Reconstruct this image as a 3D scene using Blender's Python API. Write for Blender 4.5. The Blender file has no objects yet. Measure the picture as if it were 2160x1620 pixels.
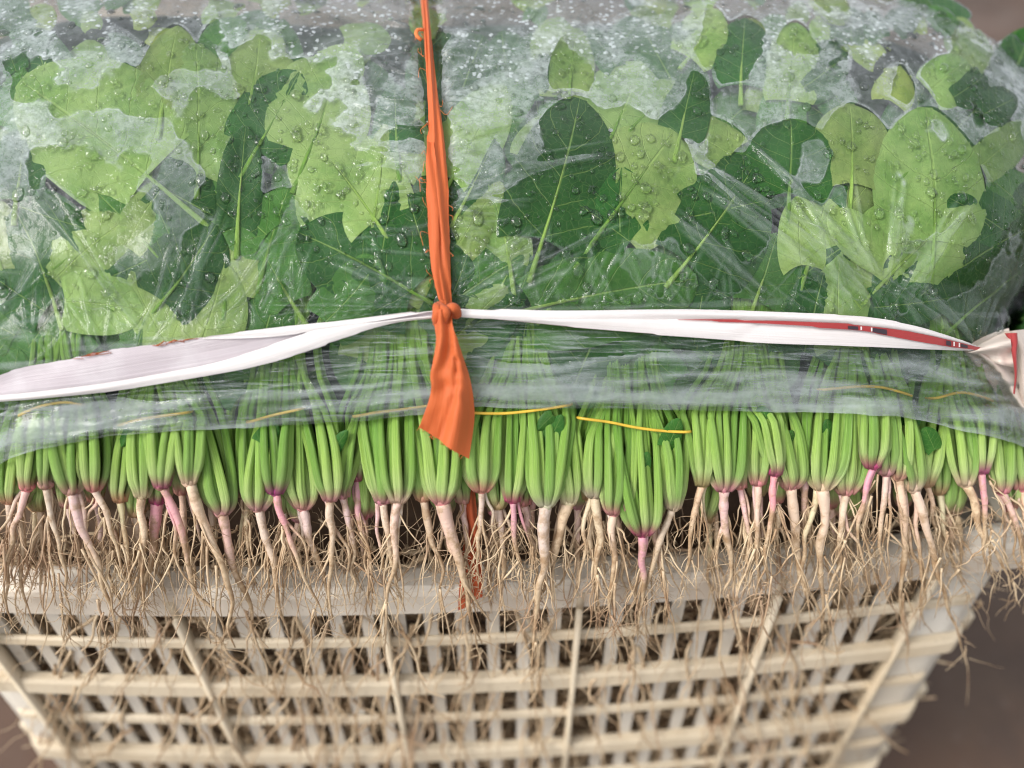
import bpy, math, random
import numpy as np
from mathutils import Vector
from mathutils.bvhtree import BVHTree

random.seed(7)
RNG = np.random.default_rng(7)
SC = bpy.context.scene
COL = SC.collection

# ------------------------------------------------------------------ camera, sky, sun, exposure
PITCH = math.radians(42.0)
CAM = Vector((0.0, -0.275, 0.400))
F = 1797.0                                   # focal length in pixels of the 2160 px wide picture
cam_d = bpy.data.cameras.new('camera')
cam = bpy.data.objects.new('camera', cam_d)
COL.objects.link(cam)
cam.location = CAM
cam.rotation_euler = (math.pi / 2 - PITCH, 0, 0)
cam_d.sensor_width = 36.0
cam_d.lens = 36.0 * F / 2160.0
cam_d.clip_start = 0.01
cam_d.clip_end = 200.0
cam_d.dof.use_dof = True
cam_d.dof.focus_distance = 0.424
cam_d.dof.aperture_fstop = 2.5
SC.camera = cam

SUN_EL, SUN_AZ = math.radians(47), math.radians(243)
world = bpy.data.worlds.new('World')
SC.world = world
world.use_nodes = True
wn = world.node_tree
bg = wn.nodes['Background']
sky = wn.nodes.new('ShaderNodeTexSky')
sky.sky_type = 'NISHITA'
sky.sun_disc = False
sky.sun_elevation = SUN_EL
sky.sun_rotation = SUN_AZ
sky.air_density = 1.0
sky.dust_density = 2.0
sky.ozone_density = 1.0
hs = wn.nodes.new('ShaderNodeHueSaturation')
hs.inputs['Saturation'].default_value = 0.22
wn.links.new(sky.outputs[0], hs.inputs['Color'])
wn.links.new(hs.outputs[0], bg.inputs['Color'])
bg.inputs['Strength'].default_value = 0.15
sun_d = bpy.data.lights.new('sun', 'SUN')
sun_d.energy = 1.25
sun_d.angle = math.radians(22)
sun_d.color = (1.0, 0.96, 0.91)
sun = bpy.data.objects.new('sun', sun_d)
COL.objects.link(sun)
sdir = Vector((math.sin(SUN_AZ) * math.cos(SUN_EL), math.cos(SUN_AZ) * math.cos(SUN_EL), math.sin(SUN_EL)))
sun.rotation_euler = sdir.to_track_quat('Z', 'Y').to_euler()
sun.location = (0, 0, 3)
SC.view_settings.view_transform = 'Standard'
SC.view_settings.look = 'None'
SC.view_settings.exposure = 0.80
SC.view_settings.gamma = 1.0
SC.cycles.filter_width = 1.1
SC.cycles.transparent_max_bounces = 24
SC.cycles.max_bounces = 7
SC.cycles.diffuse_bounces = 3
SC.cycles.glossy_bounces = 3
SC.cycles.transmission_bounces = 6

# ------------------------------------------------------------------ small helpers
FW = Vector((0, math.cos(PITCH), -math.sin(PITCH)))
UP = Vector((0, math.sin(PITCH), math.cos(PITCH)))
RT = Vector((1, 0, 0))
FWn, UPn, CAMn = np.array(FW), np.array(UP), np.array(CAM)


def ray(px, py):
    return FW + RT * ((px - 1080) / F) + UP * ((810 - py) / F)


def proj(P):
    d = P - CAMn
    z = d @ FWn
    return 1080 + F * d[..., 0] / z, 810 - F * (d @ UPn) / z


def sstep(a, b, x):
    t = np.clip((np.asarray(x, float) - a) / (b - a), 0, 1)
    return t * t * (3 - 2 * t)


_tabs = {}


def vnoise(x, y, seed=0):
    if seed not in _tabs:
        _tabs[seed] = np.random.default_rng(1000 + seed).random((64, 64))
    T = _tabs[seed]
    x = np.asarray(x, float); y = np.asarray(y, float)
    xi = np.floor(x).astype(int); yi = np.floor(y).astype(int)
    fx = x - xi; fy = y - yi
    fx = fx * fx * (3 - 2 * fx); fy = fy * fy * (3 - 2 * fy)
    a = T[xi % 64, yi % 64]; b = T[(xi + 1) % 64, yi % 64]
    c = T[xi % 64, (yi + 1) % 64]; d = T[(xi + 1) % 64, (yi + 1) % 64]
    return (a * (1 - fx) + b * fx) * (1 - fy) + (c * (1 - fx) + d * fx) * fy


def fbm(x, y, seed=0, o=3):
    s, amp, tot = 0, 1.0, 0
    for k in range(o):
        s = s + amp * vnoise(np.asarray(x) * 2 ** k, np.asarray(y) * 2 ** k, seed + k)
        tot += amp
        amp *= 0.5
    return s / tot


def crom(P, n):
    """Catmull-Rom through the rows of P, n samples"""
    P = np.asarray(P, float)
    m = len(P)
    Q = np.vstack([2 * P[0] - P[1], P, 2 * P[-1] - P[-2]])
    t = np.linspace(0, m - 1 - 1e-9, n)
    i = np.floor(t).astype(int)
    f = (t - i)[:, None]
    a, b, c, d = Q[i], Q[i + 1], Q[i + 2], Q[i + 3]
    return 0.5 * (2 * b + (c - a) * f + (2 * a - 5 * b + 4 * c - d) * f ** 2 + (3 * b - a - 3 * c + d) * f ** 3)


def warp(x):
    return 0.05 * x + 0.16 * x * x


class MB:
    """gathers shapes that become ONE mesh"""
    def __init__(self):
        self.v, self.f, self.q, self.n = [], [], [], 0

    def add(self, verts, faces, q=None):
        verts = np.asarray(verts, float)
        self.v.append(verts)
        self.q.append(np.zeros((len(verts), 3)) if q is None else np.asarray(q, float))
        o = self.n
        self.f.extend([tuple(i + o for i in f) for f in faces])
        self.n += len(verts)
        return self

    def box(self, x0, x1, y0, y1, z0, z1, wf=None, nx=1):
        xs = np.linspace(x0, x1, nx + 1)
        vs, fs = [], []
        for x in xs:
            w = wf(x) if wf else 0
            vs += [(x, y0 + w, z0), (x, y1 + w, z0), (x, y1 + w, z1), (x, y0 + w, z1)]
        for i in range(nx):
            a = 4 * i
            for k in range(4):
                k2 = (k + 1) % 4
                fs.append((a + k, a + k2, a + 4 + k2, a + 4 + k))
        fs += [(3, 2, 1, 0), (4 * nx, 4 * nx + 1, 4 * nx + 2, 4 * nx + 3)]
        return self.add(vs, fs)

    def sweep(self, prof, xs, wf=None):
        """closed (y, z) outline swept along x"""
        m = len(prof)
        vs = [(x, p[0] + (wf(x) if wf else 0), p[1]) for x in xs for p in prof]
        fs = []
        for i in range(len(xs) - 1):
            for k in range(m):
                k2 = (k + 1) % m
                fs.append((i * m + k, i * m + k2, (i + 1) * m + k2, (i + 1) * m + k))
        fs += [tuple(range(m - 1, -1, -1)), tuple(range((len(xs) - 1) * m, len(xs) * m))]
        return self.add(vs, fs)

    def grid(self, P, q=None):
        P = np.asarray(P, float)
        r, c = P.shape[:2]
        fs = [(i * c + j, i * c + j + 1, (i + 1) * c + j + 1, (i + 1) * c + j) for i in range(r - 1) for j in range(c - 1)]
        return self.add(P.reshape(-1, 3), fs, None if q is None else np.asarray(q).reshape(-1, 3))

    def tube(self, P, R, ns=6, flat=1.0, nrm=None, ridge=0.0, rn=5, ph=0.0, groove=None, cap=True, q0=0.0, q1=1.0):
        P = np.asarray(P, float)
        n = len(P)
        R = np.broadcast_to(np.asarray(R, float), (n,))
        T = np.gradient(P, axis=0)
        T /= np.linalg.norm(T, axis=1)[:, None] + 1e-12
        N = np.array((0, -0.74, 0.67)) if nrm is None else np.asarray(nrm, float)
        B = np.cross(T, N); B /= np.linalg.norm(B, axis=1)[:, None] + 1e-12
        M = np.cross(B, T)
        a = np.linspace(0, 2 * math.pi, ns, endpoint=False) + ph
        prof = 1 + ridge * np.cos(rn * a)
        if groove is not None:
            da = (a - groove + math.pi) % (2 * math.pi) - math.pi
            prof = prof - .30 * np.exp(-(da / .42) ** 2) + .05 * np.exp(-((np.abs(da) - .85) / .3) ** 2)
        ca, sa = np.cos(a) * prof, np.sin(a) * prof * flat
        V = P[:, None] + R[:, None, None] * (ca[None, :, None] * B[:, None] + sa[None, :, None] * M[:, None])
        t = np.linspace(q0, q1, n)
        q = np.stack([np.tile(np.cos(a), (n, 1)), np.tile(np.sin(a), (n, 1)), np.tile(t[:, None], (1, ns))], -1)
        fs = []
        for i in range(n - 1):
            for k in range(ns):
                k2 = (k + 1) % ns
                fs.append((i * ns + k, i * ns + k2, (i + 1) * ns + k2, (i + 1) * ns + k))
        if cap:
            fs += [tuple(range(ns - 1, -1, -1)), tuple(range((n - 1) * ns, n * ns))]
        return self.add(V.reshape(-1, 3), fs, q.reshape(-1, 3))

    def mesh(self, name, mat, smooth=True, attr=True):
        me = bpy.data.meshes.new(name)
        v = np.vstack(self.v)
        me.from_pydata(v.tolist(), [], self.f)
        if attr:
            at = me.attributes.new('q', 'FLOAT_VECTOR', 'POINT')
            at.data.foreach_set('vector', np.vstack(self.q).astype(np.float32).ravel())
        me.materials.append(mat)
        me.polygons.foreach_set('use_smooth', [smooth] * len(me.polygons))
        me.update()
        return me

    def build(self, name, mat, parent=None, color=None, smooth=True):
        return obj(name, self.mesh(name, mat, smooth), parent, color)


def obj(name, me, parent=None, color=None):
    o = bpy.data.objects.new(name, me)
    COL.objects.link(o)
    if parent is not None:
        o.parent = parent
        if parent.parent is None:               # meshes are in world coordinates
            o.location = -parent.location
    if color is not None:
        o.color = (*color, 1)
    return o


def thing(name, label, cat, loc=(0, 0, 0), group=None):
    o = bpy.data.objects.new(name, None)
    COL.objects.link(o)
    o.location = loc
    o.empty_display_size = 0.02
    return tag(o, label, cat, group)


def tag(o, label, cat, group=None):
    o['label'] = label
    o['category'] = cat
    if group:
        o['group'] = group
    return o


def kind(o, k):
    o['kind'] = k
    return o


# ------------------------------------------------------------------ materials
def material(name):
    m = bpy.data.materials.new(name)
    m.use_nodes = True
    nt = m.node_tree
    nt.nodes.clear()
    out = nt.nodes.new('ShaderNodeOutputMaterial')
    return m, nt, out


def nd(nt, typ, props=None, **ins):
    n = nt.nodes.new('ShaderNode' + typ)
    for k, v in (props or {}).items():
        setattr(n, k, v)
    for k, v in ins.items():
        key = int(k[1:]) if k[0] == 'i' and k[1:].isdigit() else k.replace('_', ' ')
        s = n.inputs[key]
        if isinstance(v, bpy.types.NodeSocket):
            nt.links.new(v, s)
        elif isinstance(v, bpy.types.Node):
            nt.links.new(v.outputs[0], s)
        else:
            s.default_value = v
    return n


def mth(nt, op, a, b=0.0, c=0.0):
    return nd(nt, 'Math', {'operation': op}, i0=a, i1=b, i2=c).outputs[0]


def mixc(nt, f, a, b, mode='MIX'):
    n = nt.nodes.new('ShaderNodeMix')
    n.data_type = 'RGBA'
    n.blend_type = mode
    for s, v in ((n.inputs[0], f), (n.inputs[6], a), (n.inputs[7], b)):
        if isinstance(v, bpy.types.NodeSocket):
            nt.links.new(v, s)
        elif isinstance(v, tuple) and len(v) == 3:
            s.default_value = (*v, 1)
        else:
            s.default_value = v
    return n.outputs[2]


def rmp(nt, x, a, b, lo=0.0, hi=1.0, smooth=True):
    n = nd(nt, 'MapRange', {'interpolation_type': 'SMOOTHSTEP' if smooth else 'LINEAR'}, Value=x)
    n.inputs['From Min'].default_value = a
    n.inputs['From Max'].default_value = b
    n.inputs['To Min'].default_value = lo
    n.inputs['To Max'].default_value = hi
    return n.outputs[0]


def noise(nt, vec, scale, detail=3.0, rough=0.55, dist=0.0):
    return nd(nt, 'TexNoise', None, Vector=vec, Scale=scale, Detail=detail, Roughness=rough, Distortion=dist).outputs[0]


def vmul(nt, v, s):
    return nd(nt, 'VectorMath', {'operation': 'MULTIPLY'}, i0=v, i1=s).outputs[0]


def vadd(nt, v, s):
    return nd(nt, 'VectorMath', {'operation': 'ADD'}, i0=v, i1=s).outputs[0]


def qattr(nt):
    a = nd(nt, 'Attribute', {'attribute_name': 'q'})
    s = nd(nt, 'SeparateXYZ', None, Vector=a.outputs['Vector'])
    return a.outputs['Vector'], s.outputs[0], s.outputs[1], s.outputs[2]


def bump(nt, h, strength, dist=0.001):
    return nd(nt, 'Bump', None, Height=h, Strength=strength, Distance=dist).outputs[0]


def mat_plastic(name, base, dirt):
    m, nt, out = material(name)
    g = nd(nt, 'NewGeometry').outputs['Position']
    n1 = noise(nt, g, 14.0, 5)
    n2 = noise(nt, vmul(nt, g, (60, 60, 14)), 1.0, 4)
    n3 = noise(nt, g, 420.0, 2)
    c = mixc(nt, rmp(nt, n1, 0.42, 0.72, 0, 0.55), base, dirt)
    c = mixc(nt, rmp(nt, n2, 0.55, 0.75, 0, 0.45), c, tuple(x * 0.62 for x in dirt))
    c = mixc(nt, rmp(nt, n3, 0.66, 0.74, 0, 0.6), c, (0.25, 0.17, 0.10))
    b = nd(nt, 'BsdfPrincipled', None, Base_Color=c, Roughness=rmp(nt, n1, 0.3, 0.7, 0.32, 0.55),
           Normal=bump(nt, noise(nt, g, 160.0, 4), 0.25, 0.0008))
    b.inputs['Subsurface Weight'].default_value = 0.0
    nt.links.new(b.outputs[0], out.inputs[0])
    return m


def mat_stalk():
    m, nt, out = material('stalk_skin')
    v, cx, cy, t = qattr(nt)
    oi = nd(nt, 'ObjectInfo')
    r = oi.outputs['Random']
    vv = vadd(nt, vmul(nt, v, (2.6, 2.6, 2.2)), nd(nt, 'CombineXYZ', None, X=mth(nt, 'MULTIPLY', r, 37.0)).outputs[0])
    ridges = noise(nt, vmul(nt, vv, (2.4, 2.4, 0.4)), 2.0, 3)
    cells = noise(nt, nd(nt, 'NewGeometry').outputs['Position'], 900.0, 2)
    ramp = nd(nt, 'ValToRGB', None, Fac=t)
    el = ramp.color_ramp.elements
    el[0].position, el[0].color = 0.0, (0.55, 0.47, 0.27, 1)
    el[1].position, el[1].color = 1.0, (0.27, 0.48, 0.085, 1)
    for p, c in ((0.10, (0.54, 0.56, 0.26)), (0.21, (0.54, 0.67, 0.25)), (0.36, (0.42, 0.62, 0.13)), (0.56, (0.30, 0.52, 0.075))):
        e = el.new(p); e.color = (*c, 1)
    dark = mixc(nt, 1.0, ramp.outputs[0], (0.42, 0.60, 0.36), 'MULTIPLY')
    c = mixc(nt, rmp(nt, r, 0.25, 1.0, 0, 0.85), ramp.outputs[0], dark)
    c = mixc(nt, rmp(nt, ridges, 0.36, 0.54, 0.6, 0), c, dark)
    c = mixc(nt, rmp(nt, ridges, 0.56, 0.70, 0, 0.45), c, (0.60, 0.74, 0.32))  # pale ridge lines: highlight edges put into the colour
    pink = rmp(nt, mth(nt, 'ADD', t, mth(nt, 'MULTIPLY', ridges, 0.05)), 0.05, 0.25, 0.85, 0.0)
    c = mixc(nt, pink, c, oi.outputs['Color'])
    h = mth(nt, 'ADD', ridges, mth(nt, 'MULTIPLY', cells, 0.12))
    b = nd(nt, 'BsdfPrincipled', None, Base_Color=c, Roughness=0.36, Normal=bump(nt, h, 0.7, 0.0012))
    tr = nd(nt, 'BsdfTranslucent', None, Color=mixc(nt, 1.0, c, (0.9, 1.0, 0.6), 'MULTIPLY'))
    mx = nd(nt, 'MixShader', None, i0=0.14, i1=b, i2=tr)
    nt.links.new(mx.outputs[0], out.inputs[0])
    return m


def mat_root(name='root_skin'):
    m, nt, out = material(name)
    v, cx, cy, t = qattr(nt)
    oi = nd(nt, 'ObjectInfo')
    g = nd(nt, 'NewGeometry').outputs['Position']
    n1 = noise(nt, g, 130.0, 4, 0.65)
    n2 = noise(nt, vmul(nt, v, (0.6, 0.6, 34.0)), 1.0, 3)
    tan = mixc(nt, rmp(nt, n1, 0.35, 0.68), (0.58, 0.44, 0.28), (0.34, 0.215, 0.115))
    tan = mixc(nt, rmp(nt, n2, 0.52, 0.68, 0, 0.5), tan, (0.26, 0.15, 0.075))
    pale = mixc(nt, rmp(nt, n1, 0.45, 0.65, 0, 0.7), oi.outputs['Color'], tan)
    c = mixc(nt, rmp(nt, mth(nt, 'ADD', t, mth(nt, 'MULTIPLY', mth(nt, 'SUBTRACT', n1, 0.5), 0.5)), 0.10, 0.52), pale, tan)
    h = mth(nt, 'ADD', n2, n1)
    b = nd(nt, 'BsdfPrincipled', None, Base_Color=c, Roughness=0.55, Normal=bump(nt, h, 0.6, 0.0008))
    nt.links.new(b.outputs[0], out.inputs[0])
    return m


def mat_rootlet():
    m, nt, out = material('rootlet_skin')
    g = nd(nt, 'NewGeometry').outputs['Position']
    n1 = noise(nt, g, 60.0, 4, 0.65)
    n2 = noise(nt, g, 24.0, 2)
    c = mixc(nt, rmp(nt, n1, 0.36, 0.66), (0.68, 0.53, 0.345), (0.36, 0.23, 0.125))
    c = mixc(nt, rmp(nt, n2, 0.52, 0.66, 0, 0.5), c, (0.40, 0.24, 0.15))
    b = nd(nt, 'BsdfPrincipled', None, Base_Color=c, Roughness=0.6)
    nt.links.new(b.outputs[0], out.inputs[0])
    return m


def mat_leaf():
    m, nt, out = material('leaf_skin')
    v, s, t, w = qattr(nt)
    oi = nd(nt, 'ObjectInfo')
    g = nd(nt, 'NewGeometry').outputs['Position']
    a = mth(nt, 'ABSOLUTE', s)
    n1 = noise(nt, g, 45.0, 4)
    n2 = noise(nt, g, 320.0, 3)
    side = mth(nt, 'SUBTRACT', t, mth(nt, 'MULTIPLY', a, 0.26))
    wob = mth(nt, 'ADD', side, mth(nt, 'MULTIPLY', n1, 0.10))
    fr = mth(nt, 'ABSOLUTE', mth(nt, 'SUBTRACT', mth(nt, 'FRACT', mth(nt, 'MULTIPLY', wob, 5.0)), 0.5))
    vein = mth(nt, 'MAXIMUM', rmp(nt, fr, 0.0, 0.035, 0.75, 0.0), rmp(nt, a, 0.008, 0.035, 1.0, 0.0))
    fine = nd(nt, 'TexVoronoi', {'feature': 'DISTANCE_TO_EDGE'}, Vector=g, Scale=260.0).outputs[0]
    vein = mth(nt, 'MAXIMUM', vein, rmp(nt, fine, 0.0, 0.07, 0.16, 0.0))
    base = oi.outputs['Color']
    c = mixc(nt, rmp(nt, n1, 0.3, 0.68, 0.0, 0.85), base, mixc(nt, 1.0, base, (0.55, 0.72, 0.5), 'MULTIPLY'))
    c = mixc(nt, rmp(nt, n2, 0.45, 0.75, 0, 0.25), c, mixc(nt, 1.0, base, (1.4, 1.35, 1.2), 'MULTIPLY'))
    c = mixc(nt, rmp(nt, mth(nt, 'ADD', t, mth(nt, 'MULTIPLY', n1, 0.4)), 0.15, 0.6, 0.35, 0.0), c, mixc(nt, 1.0, base, (1.3, 1.28, 1.1), 'MULTIPLY'))
    c = mixc(nt, mth(nt, 'MULTIPLY', vein, 0.8), c, mixc(nt, 0.55, base, (0.36, 0.52, 0.14)))
    h = mth(nt, 'ADD', mth(nt, 'MULTIPLY', vein, -0.6), mth(nt, 'ADD', n1, mth(nt, 'MULTIPLY', n2, 0.2)))
    b = nd(nt, 'BsdfPrincipled', None, Base_Color=c, Roughness=0.34, Normal=bump(nt, h, 0.5, 0.0018))
    b.inputs['Specular IOR Level'].default_value = 0.16
    tr = nd(nt, 'BsdfTranslucent', None, Color=mixc(nt, 1.0, c, (1.1, 1.15, 0.65), 'MULTIPLY'))
    mx = nd(nt, 'MixShader', None, i0=0.18, i1=b, i2=tr)
    nt.links.new(mx.outputs[0], out.inputs[0])
    return m


def mat_film():
    """clear wrap: q = (gap to the leaf below in mm, streak, wet)"""
    m, nt, out = material('clear_film')
    v, gap, streak, wet_haze = qattr(nt)
    low = nd(nt, 'Attribute', {'attribute_name': 'hem'}).outputs['Fac']
    g = nd(nt, 'NewGeometry').outputs['Position']
    nA = noise(nt, g, 75.0, 2.5, 0.5, 0.2)
    nB = noise(nt, g, 300.0, 4, 0.65)
    nC = noise(nt, g, 1500.0, 2, 0.6)
    vor = nd(nt, 'TexVoronoi', None, Vector=vadd(nt, g, vmul(nt, nd(nt, 'TexNoise', None, Vector=g, Scale=300.0).outputs[1], (0.003, 0.003, 0.003))), Scale=260.0, Randomness=1.0)
    spk = rmp(nt, vor.outputs[0], 0.20, 0.40, 1.0, 0.0)
    spk = mth(nt, 'MULTIPLY', spk, rmp(nt, noise(nt, g, 90.0, 3), 0.42, 0.58))
    gg = mth(nt, 'ADD', gap, mth(nt, 'MULTIPLY', mth(nt, 'SUBTRACT', nA, 0.5), 1.7))
    open_ = rmp(nt, gg, 2.45, 2.60)
    line = mth(nt, 'MULTIPLY', rmp(nt, gg, 2.36, 2.50), rmp(nt, gg, 2.55, 2.72, 1.0, 0.0))
    far = rmp(nt, gg, 4.2, 6.8)
    fog = mth(nt, 'ADD', 0.19, rmp(nt, nB, 0.30, 0.70, 0.0, 0.26))
    fog = mth(nt, 'ADD', fog, mth(nt, 'MULTIPLY', rmp(nt, nC, 0.5, 0.7), 0.12))
    fog = mth(nt, 'MULTIPLY', fog, mth(nt, 'SUBTRACT', 1.0, mth(nt, 'MULTIPLY', far, 0.62)))
    fog = mth(nt, 'MULTIPLY', mth(nt, 'MULTIPLY', open_, rmp(nt, wet_haze, 0.05, 0.75, 0.04, 1.0, False)), fog)
    fog = mth(nt, 'ADD', fog, mth(nt, 'MULTIPLY', line, 0.12))
    fog = mth(nt, 'ADD', fog, mth(nt, 'MULTIPLY', mth(nt, 'MULTIPLY', spk, rmp(nt, wet_haze, 0.72, 1.05)), mth(nt, 'MULTIPLY', open_, 0.8)))
    fog = mth(nt, 'ADD', fog, rmp(nt, wet_haze, 0.3, 1.0, 0.0, 0.06))  # pale sky veil over the upper film, put into the fog
    fog = mth(nt, 'MULTIPLY', fog, rmp(nt, noise(nt, g, 34.0, 3, 0.5, 0.6), 0.34, 0.64, 0.55, 1.25))
    an1 = noise(nt, vmul(nt, g, (14, 330, 330)), 1.0, 4, 0.6, 0.4)
    an2 = noise(nt, vmul(nt, g, (26, 950, 950)), 1.0, 3, 0.6, 0.3)
    lines = mth(nt, 'MAXIMUM', mth(nt, 'MULTIPLY', rmp(nt, an1, 0.50, 0.66), 0.8), mth(nt, 'MULTIPLY', rmp(nt, an2, 0.57, 0.65), 0.95))
    lines = mth(nt, 'MULTIPLY', lines, low)
    streak = mth(nt, 'MAXIMUM', mth(nt, 'MULTIPLY', streak, mth(nt, 'ADD', mth(nt, 'MULTIPLY', mth(nt, 'SUBTRACT', 1.0, low), 1.0), mth(nt, 'MULTIPLY', low, rmp(nt, an1, 0.42, 0.64, 0.12, 1.15)))), mth(nt, 'MULTIPLY', lines, 0.80))
    stk = mth(nt, 'MULTIPLY', streak, mth(nt, 'ADD', 0.55, mth(nt, 'MULTIPLY', nB, 0.7)))
    fog = mth(nt, 'MAXIMUM', fog, mth(nt, 'MULTIPLY', stk, 0.52))
    fog = mth(nt, 'MINIMUM', fog, 0.85)
    hb = mth(nt, 'ADD', mth(nt, 'MULTIPLY', nA, 1.2), mth(nt, 'ADD', mth(nt, 'MULTIPLY', nB, 0.35), mth(nt, 'MULTIPLY', mth(nt, 'MULTIPLY', spk, wet_haze), 0.6)))
    hb = mth(nt, 'ADD', hb, mth(nt, 'MULTIPLY', low, mth(nt, 'ADD', mth(nt, 'MULTIPLY', an1, 3.2), mth(nt, 'MULTIPLY', an2, 1.6))))
    nrm = bump(nt, hb, 0.42, 0.0012)
    white = nd(nt, 'BsdfDiffuse', None, Color=(0.72, 0.77, 0.80, 1), Normal=nrm)
    trl = nd(nt, 'BsdfTranslucent', None, Color=(0.72, 0.77, 0.80, 1))
    milk = nd(nt, 'MixShader', None, i0=0.35, i1=white, i2=trl)
    clear = nd(nt, 'BsdfTransparent', None, Color=(0.97, 0.985, 0.98, 1))
    b0 = nd(nt, 'MixShader', None, i0=fog, i1=clear, i2=milk)
    fres = nd(nt, 'Fresnel', None, IOR=1.36, Normal=nrm)
    gl = nd(nt, 'BsdfGlossy', None, Color=(1, 1, 1, 1), Roughness=mth(nt, 'ADD', 0.06, mth(nt, 'MULTIPLY', open_, 0.08)), Normal=nrm)
    fin = nd(nt, 'MixShader', None, i0=mth(nt, 'MULTIPLY', fres, 0.62), i1=b0, i2=gl)
    nt.links.new(fin.outputs[0], out.inputs[0])
    return m


def mat_drop():
    m, nt, out = material('water')
    gls = nd(nt, 'BsdfRefraction', None, Color=(1, 1, 1, 1), Roughness=0.0, IOR=1.33)
    tp = nd(nt, 'BsdfTransparent', None, Color=(1, 1, 1, 1))
    a = nd(nt, 'MixShader', None, i0=0.20, i1=gls, i2=tp)
    gl = nd(nt, 'BsdfGlossy', None, Color=(1, 1, 1, 1), Roughness=0.03)
    fin = nd(nt, 'MixShader', None, i0=nd(nt, 'Fresnel', None, IOR=1.40), i1=a, i2=gl)
    nt.links.new(fin.outputs[0], out.inputs[0])
    return m


def mat_cloth(name, base, dark, trans=0.2, weave=2600.0, stain=0.4):
    m, nt, out = material(name)
    g = nd(nt, 'NewGeometry').outputs['Position']
    v, s, t, w = qattr(nt)
    n1 = noise(nt, g, 38.0, 5, 0.6)
    n2 = noise(nt, vmul(nt, v, (9.0, 1.2, 1.0)), 2.0, 3)
    we = nd(nt, 'TexWave', {'bands_direction': 'DIAGONAL'}, Vector=g, Scale=weave / 6.28, Distortion=1.0).outputs[1]
    c = mixc(nt, rmp(nt, n1, 0.4, 0.72, 0, stain), base, dark)
    c = mixc(nt, rmp(nt, n2, 0.5, 0.75, 0, 0.35), c, dark)
    h = mth(nt, 'ADD', mth(nt, 'MULTIPLY', n2, 1.0), mth(nt, 'MULTIPLY', we, 0.06))
    b = nd(nt, 'BsdfPrincipled', None, Base_Color=c, Roughness=0.62, Normal=bump(nt, h, 0.3, 0.0015))
    b.inputs['Sheen Weight'].default_value = 0.15
    tr = nd(nt, 'BsdfTranslucent', None, Color=c)
    mx = nd(nt, 'MixShader', None, i0=trans, i1=b, i2=tr)
    nt.links.new(mx.outputs[0], out.inputs[0])
    return m


def mat_simple(name, col, rough=0.5, var=0.3, scale=80.0):
    m, nt, out = material(name)
    g = nd(nt, 'NewGeometry').outputs['Position']
    n1 = noise(nt, g, scale, 4)
    c = mixc(nt, rmp(nt, n1, 0.35, 0.7, 0, var), col, tuple(x * 0.45 for x in col))
    b = nd(nt, 'BsdfPrincipled', None, Base_Color=c, Roughness=rough, Normal=bump(nt, n1, 0.3, 0.001))
    nt.links.new(b.outputs[0], out.inputs[0])
    return m


def mat_ground():
    m, nt, out = material('wet_pavement')
    g = nd(nt, 'NewGeometry').outputs['Position']
    n1 = noise(nt, g, 2.2, 4)
    n2 = noise(nt, g, 60.0, 4, 0.7)
    n3 = noise(nt, g, 9.0, 4, 0.6)
    c = mixc(nt, rmp(nt, n1, 0.35, 0.65), (0.076, 0.049, 0.032), (0.105, 0.052, 0.028))
    c = mixc(nt, rmp(nt, n3, 0.45, 0.7, 0, 0.6), c, (0.050, 0.036, 0.030))
    c = mixc(nt, rmp(nt, n2, 0.58, 0.75, 0, 0.6), c, (0.16, 0.12, 0.10))
    b = nd(nt, 'BsdfPrincipled', None, Base_Color=c, Roughness=rmp(nt, n3, 0.3, 0.7, 0.45, 0.75),
           Normal=bump(nt, n2, 0.4, 0.004))
    nt.links.new(b.outputs[0], out.inputs[0])
    return m


M_CRATE = mat_plastic('cream_plastic', (0.66, 0.56, 0.41), (0.46, 0.34, 0.20))
M_RIM = mat_plastic('pale_rim_plastic', (0.76, 0.69, 0.585), (0.52, 0.41, 0.30))
M_SLAT = mat_plastic('white_plastic', (0.61, 0.56, 0.48), (0.48, 0.40, 0.29))
M_STALK, M_ROOT, M_ROOTLET, M_LEAF = mat_stalk(), mat_root(), mat_rootlet(), mat_leaf()
M_FILM, M_DROP = mat_film(), mat_drop()
M_ORANGE = mat_cloth('orange_cloth', (0.68, 0.14, 0.03), (0.62, 0.13, 0.025), 0.22)
M_RUST = mat_cloth('dark_orange_cloth', (0.48, 0.085, 0.02), (0.30, 0.05, 0.015), 0.1)  # darker red-orange for the lower length
M_WHITE = mat_cloth('white_cloth', (0.80, 0.76, 0.74), (0.66, 0.60, 0.58), 0.15, stain=0.3)
M_LILAC = mat_cloth('lilac_cloth', (0.56, 0.49, 0.52), (0.68, 0.63, 0.65), 0.15, stain=0.8)
M_CREAM = mat_cloth('cream_cloth', (0.74, 0.64, 0.56), (0.60, 0.48, 0.40), 0.15)
M_RED = mat_cloth('red_cloth', (0.36, 0.030, 0.030), (0.24, 0.02, 0.02), 0.05)
M_BLACK = mat_simple('dark_print', (0.035, 0.02, 0.03))
M_BAND = mat_simple('yellow_rubber', (0.72, 0.47, 0.05), 0.4, 0.35, 200.0)
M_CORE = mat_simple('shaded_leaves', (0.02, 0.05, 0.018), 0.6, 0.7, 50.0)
M_THREAD = mat_simple('orange_thread', (0.75, 0.20, 0.05), 0.7, 0.2)

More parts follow.
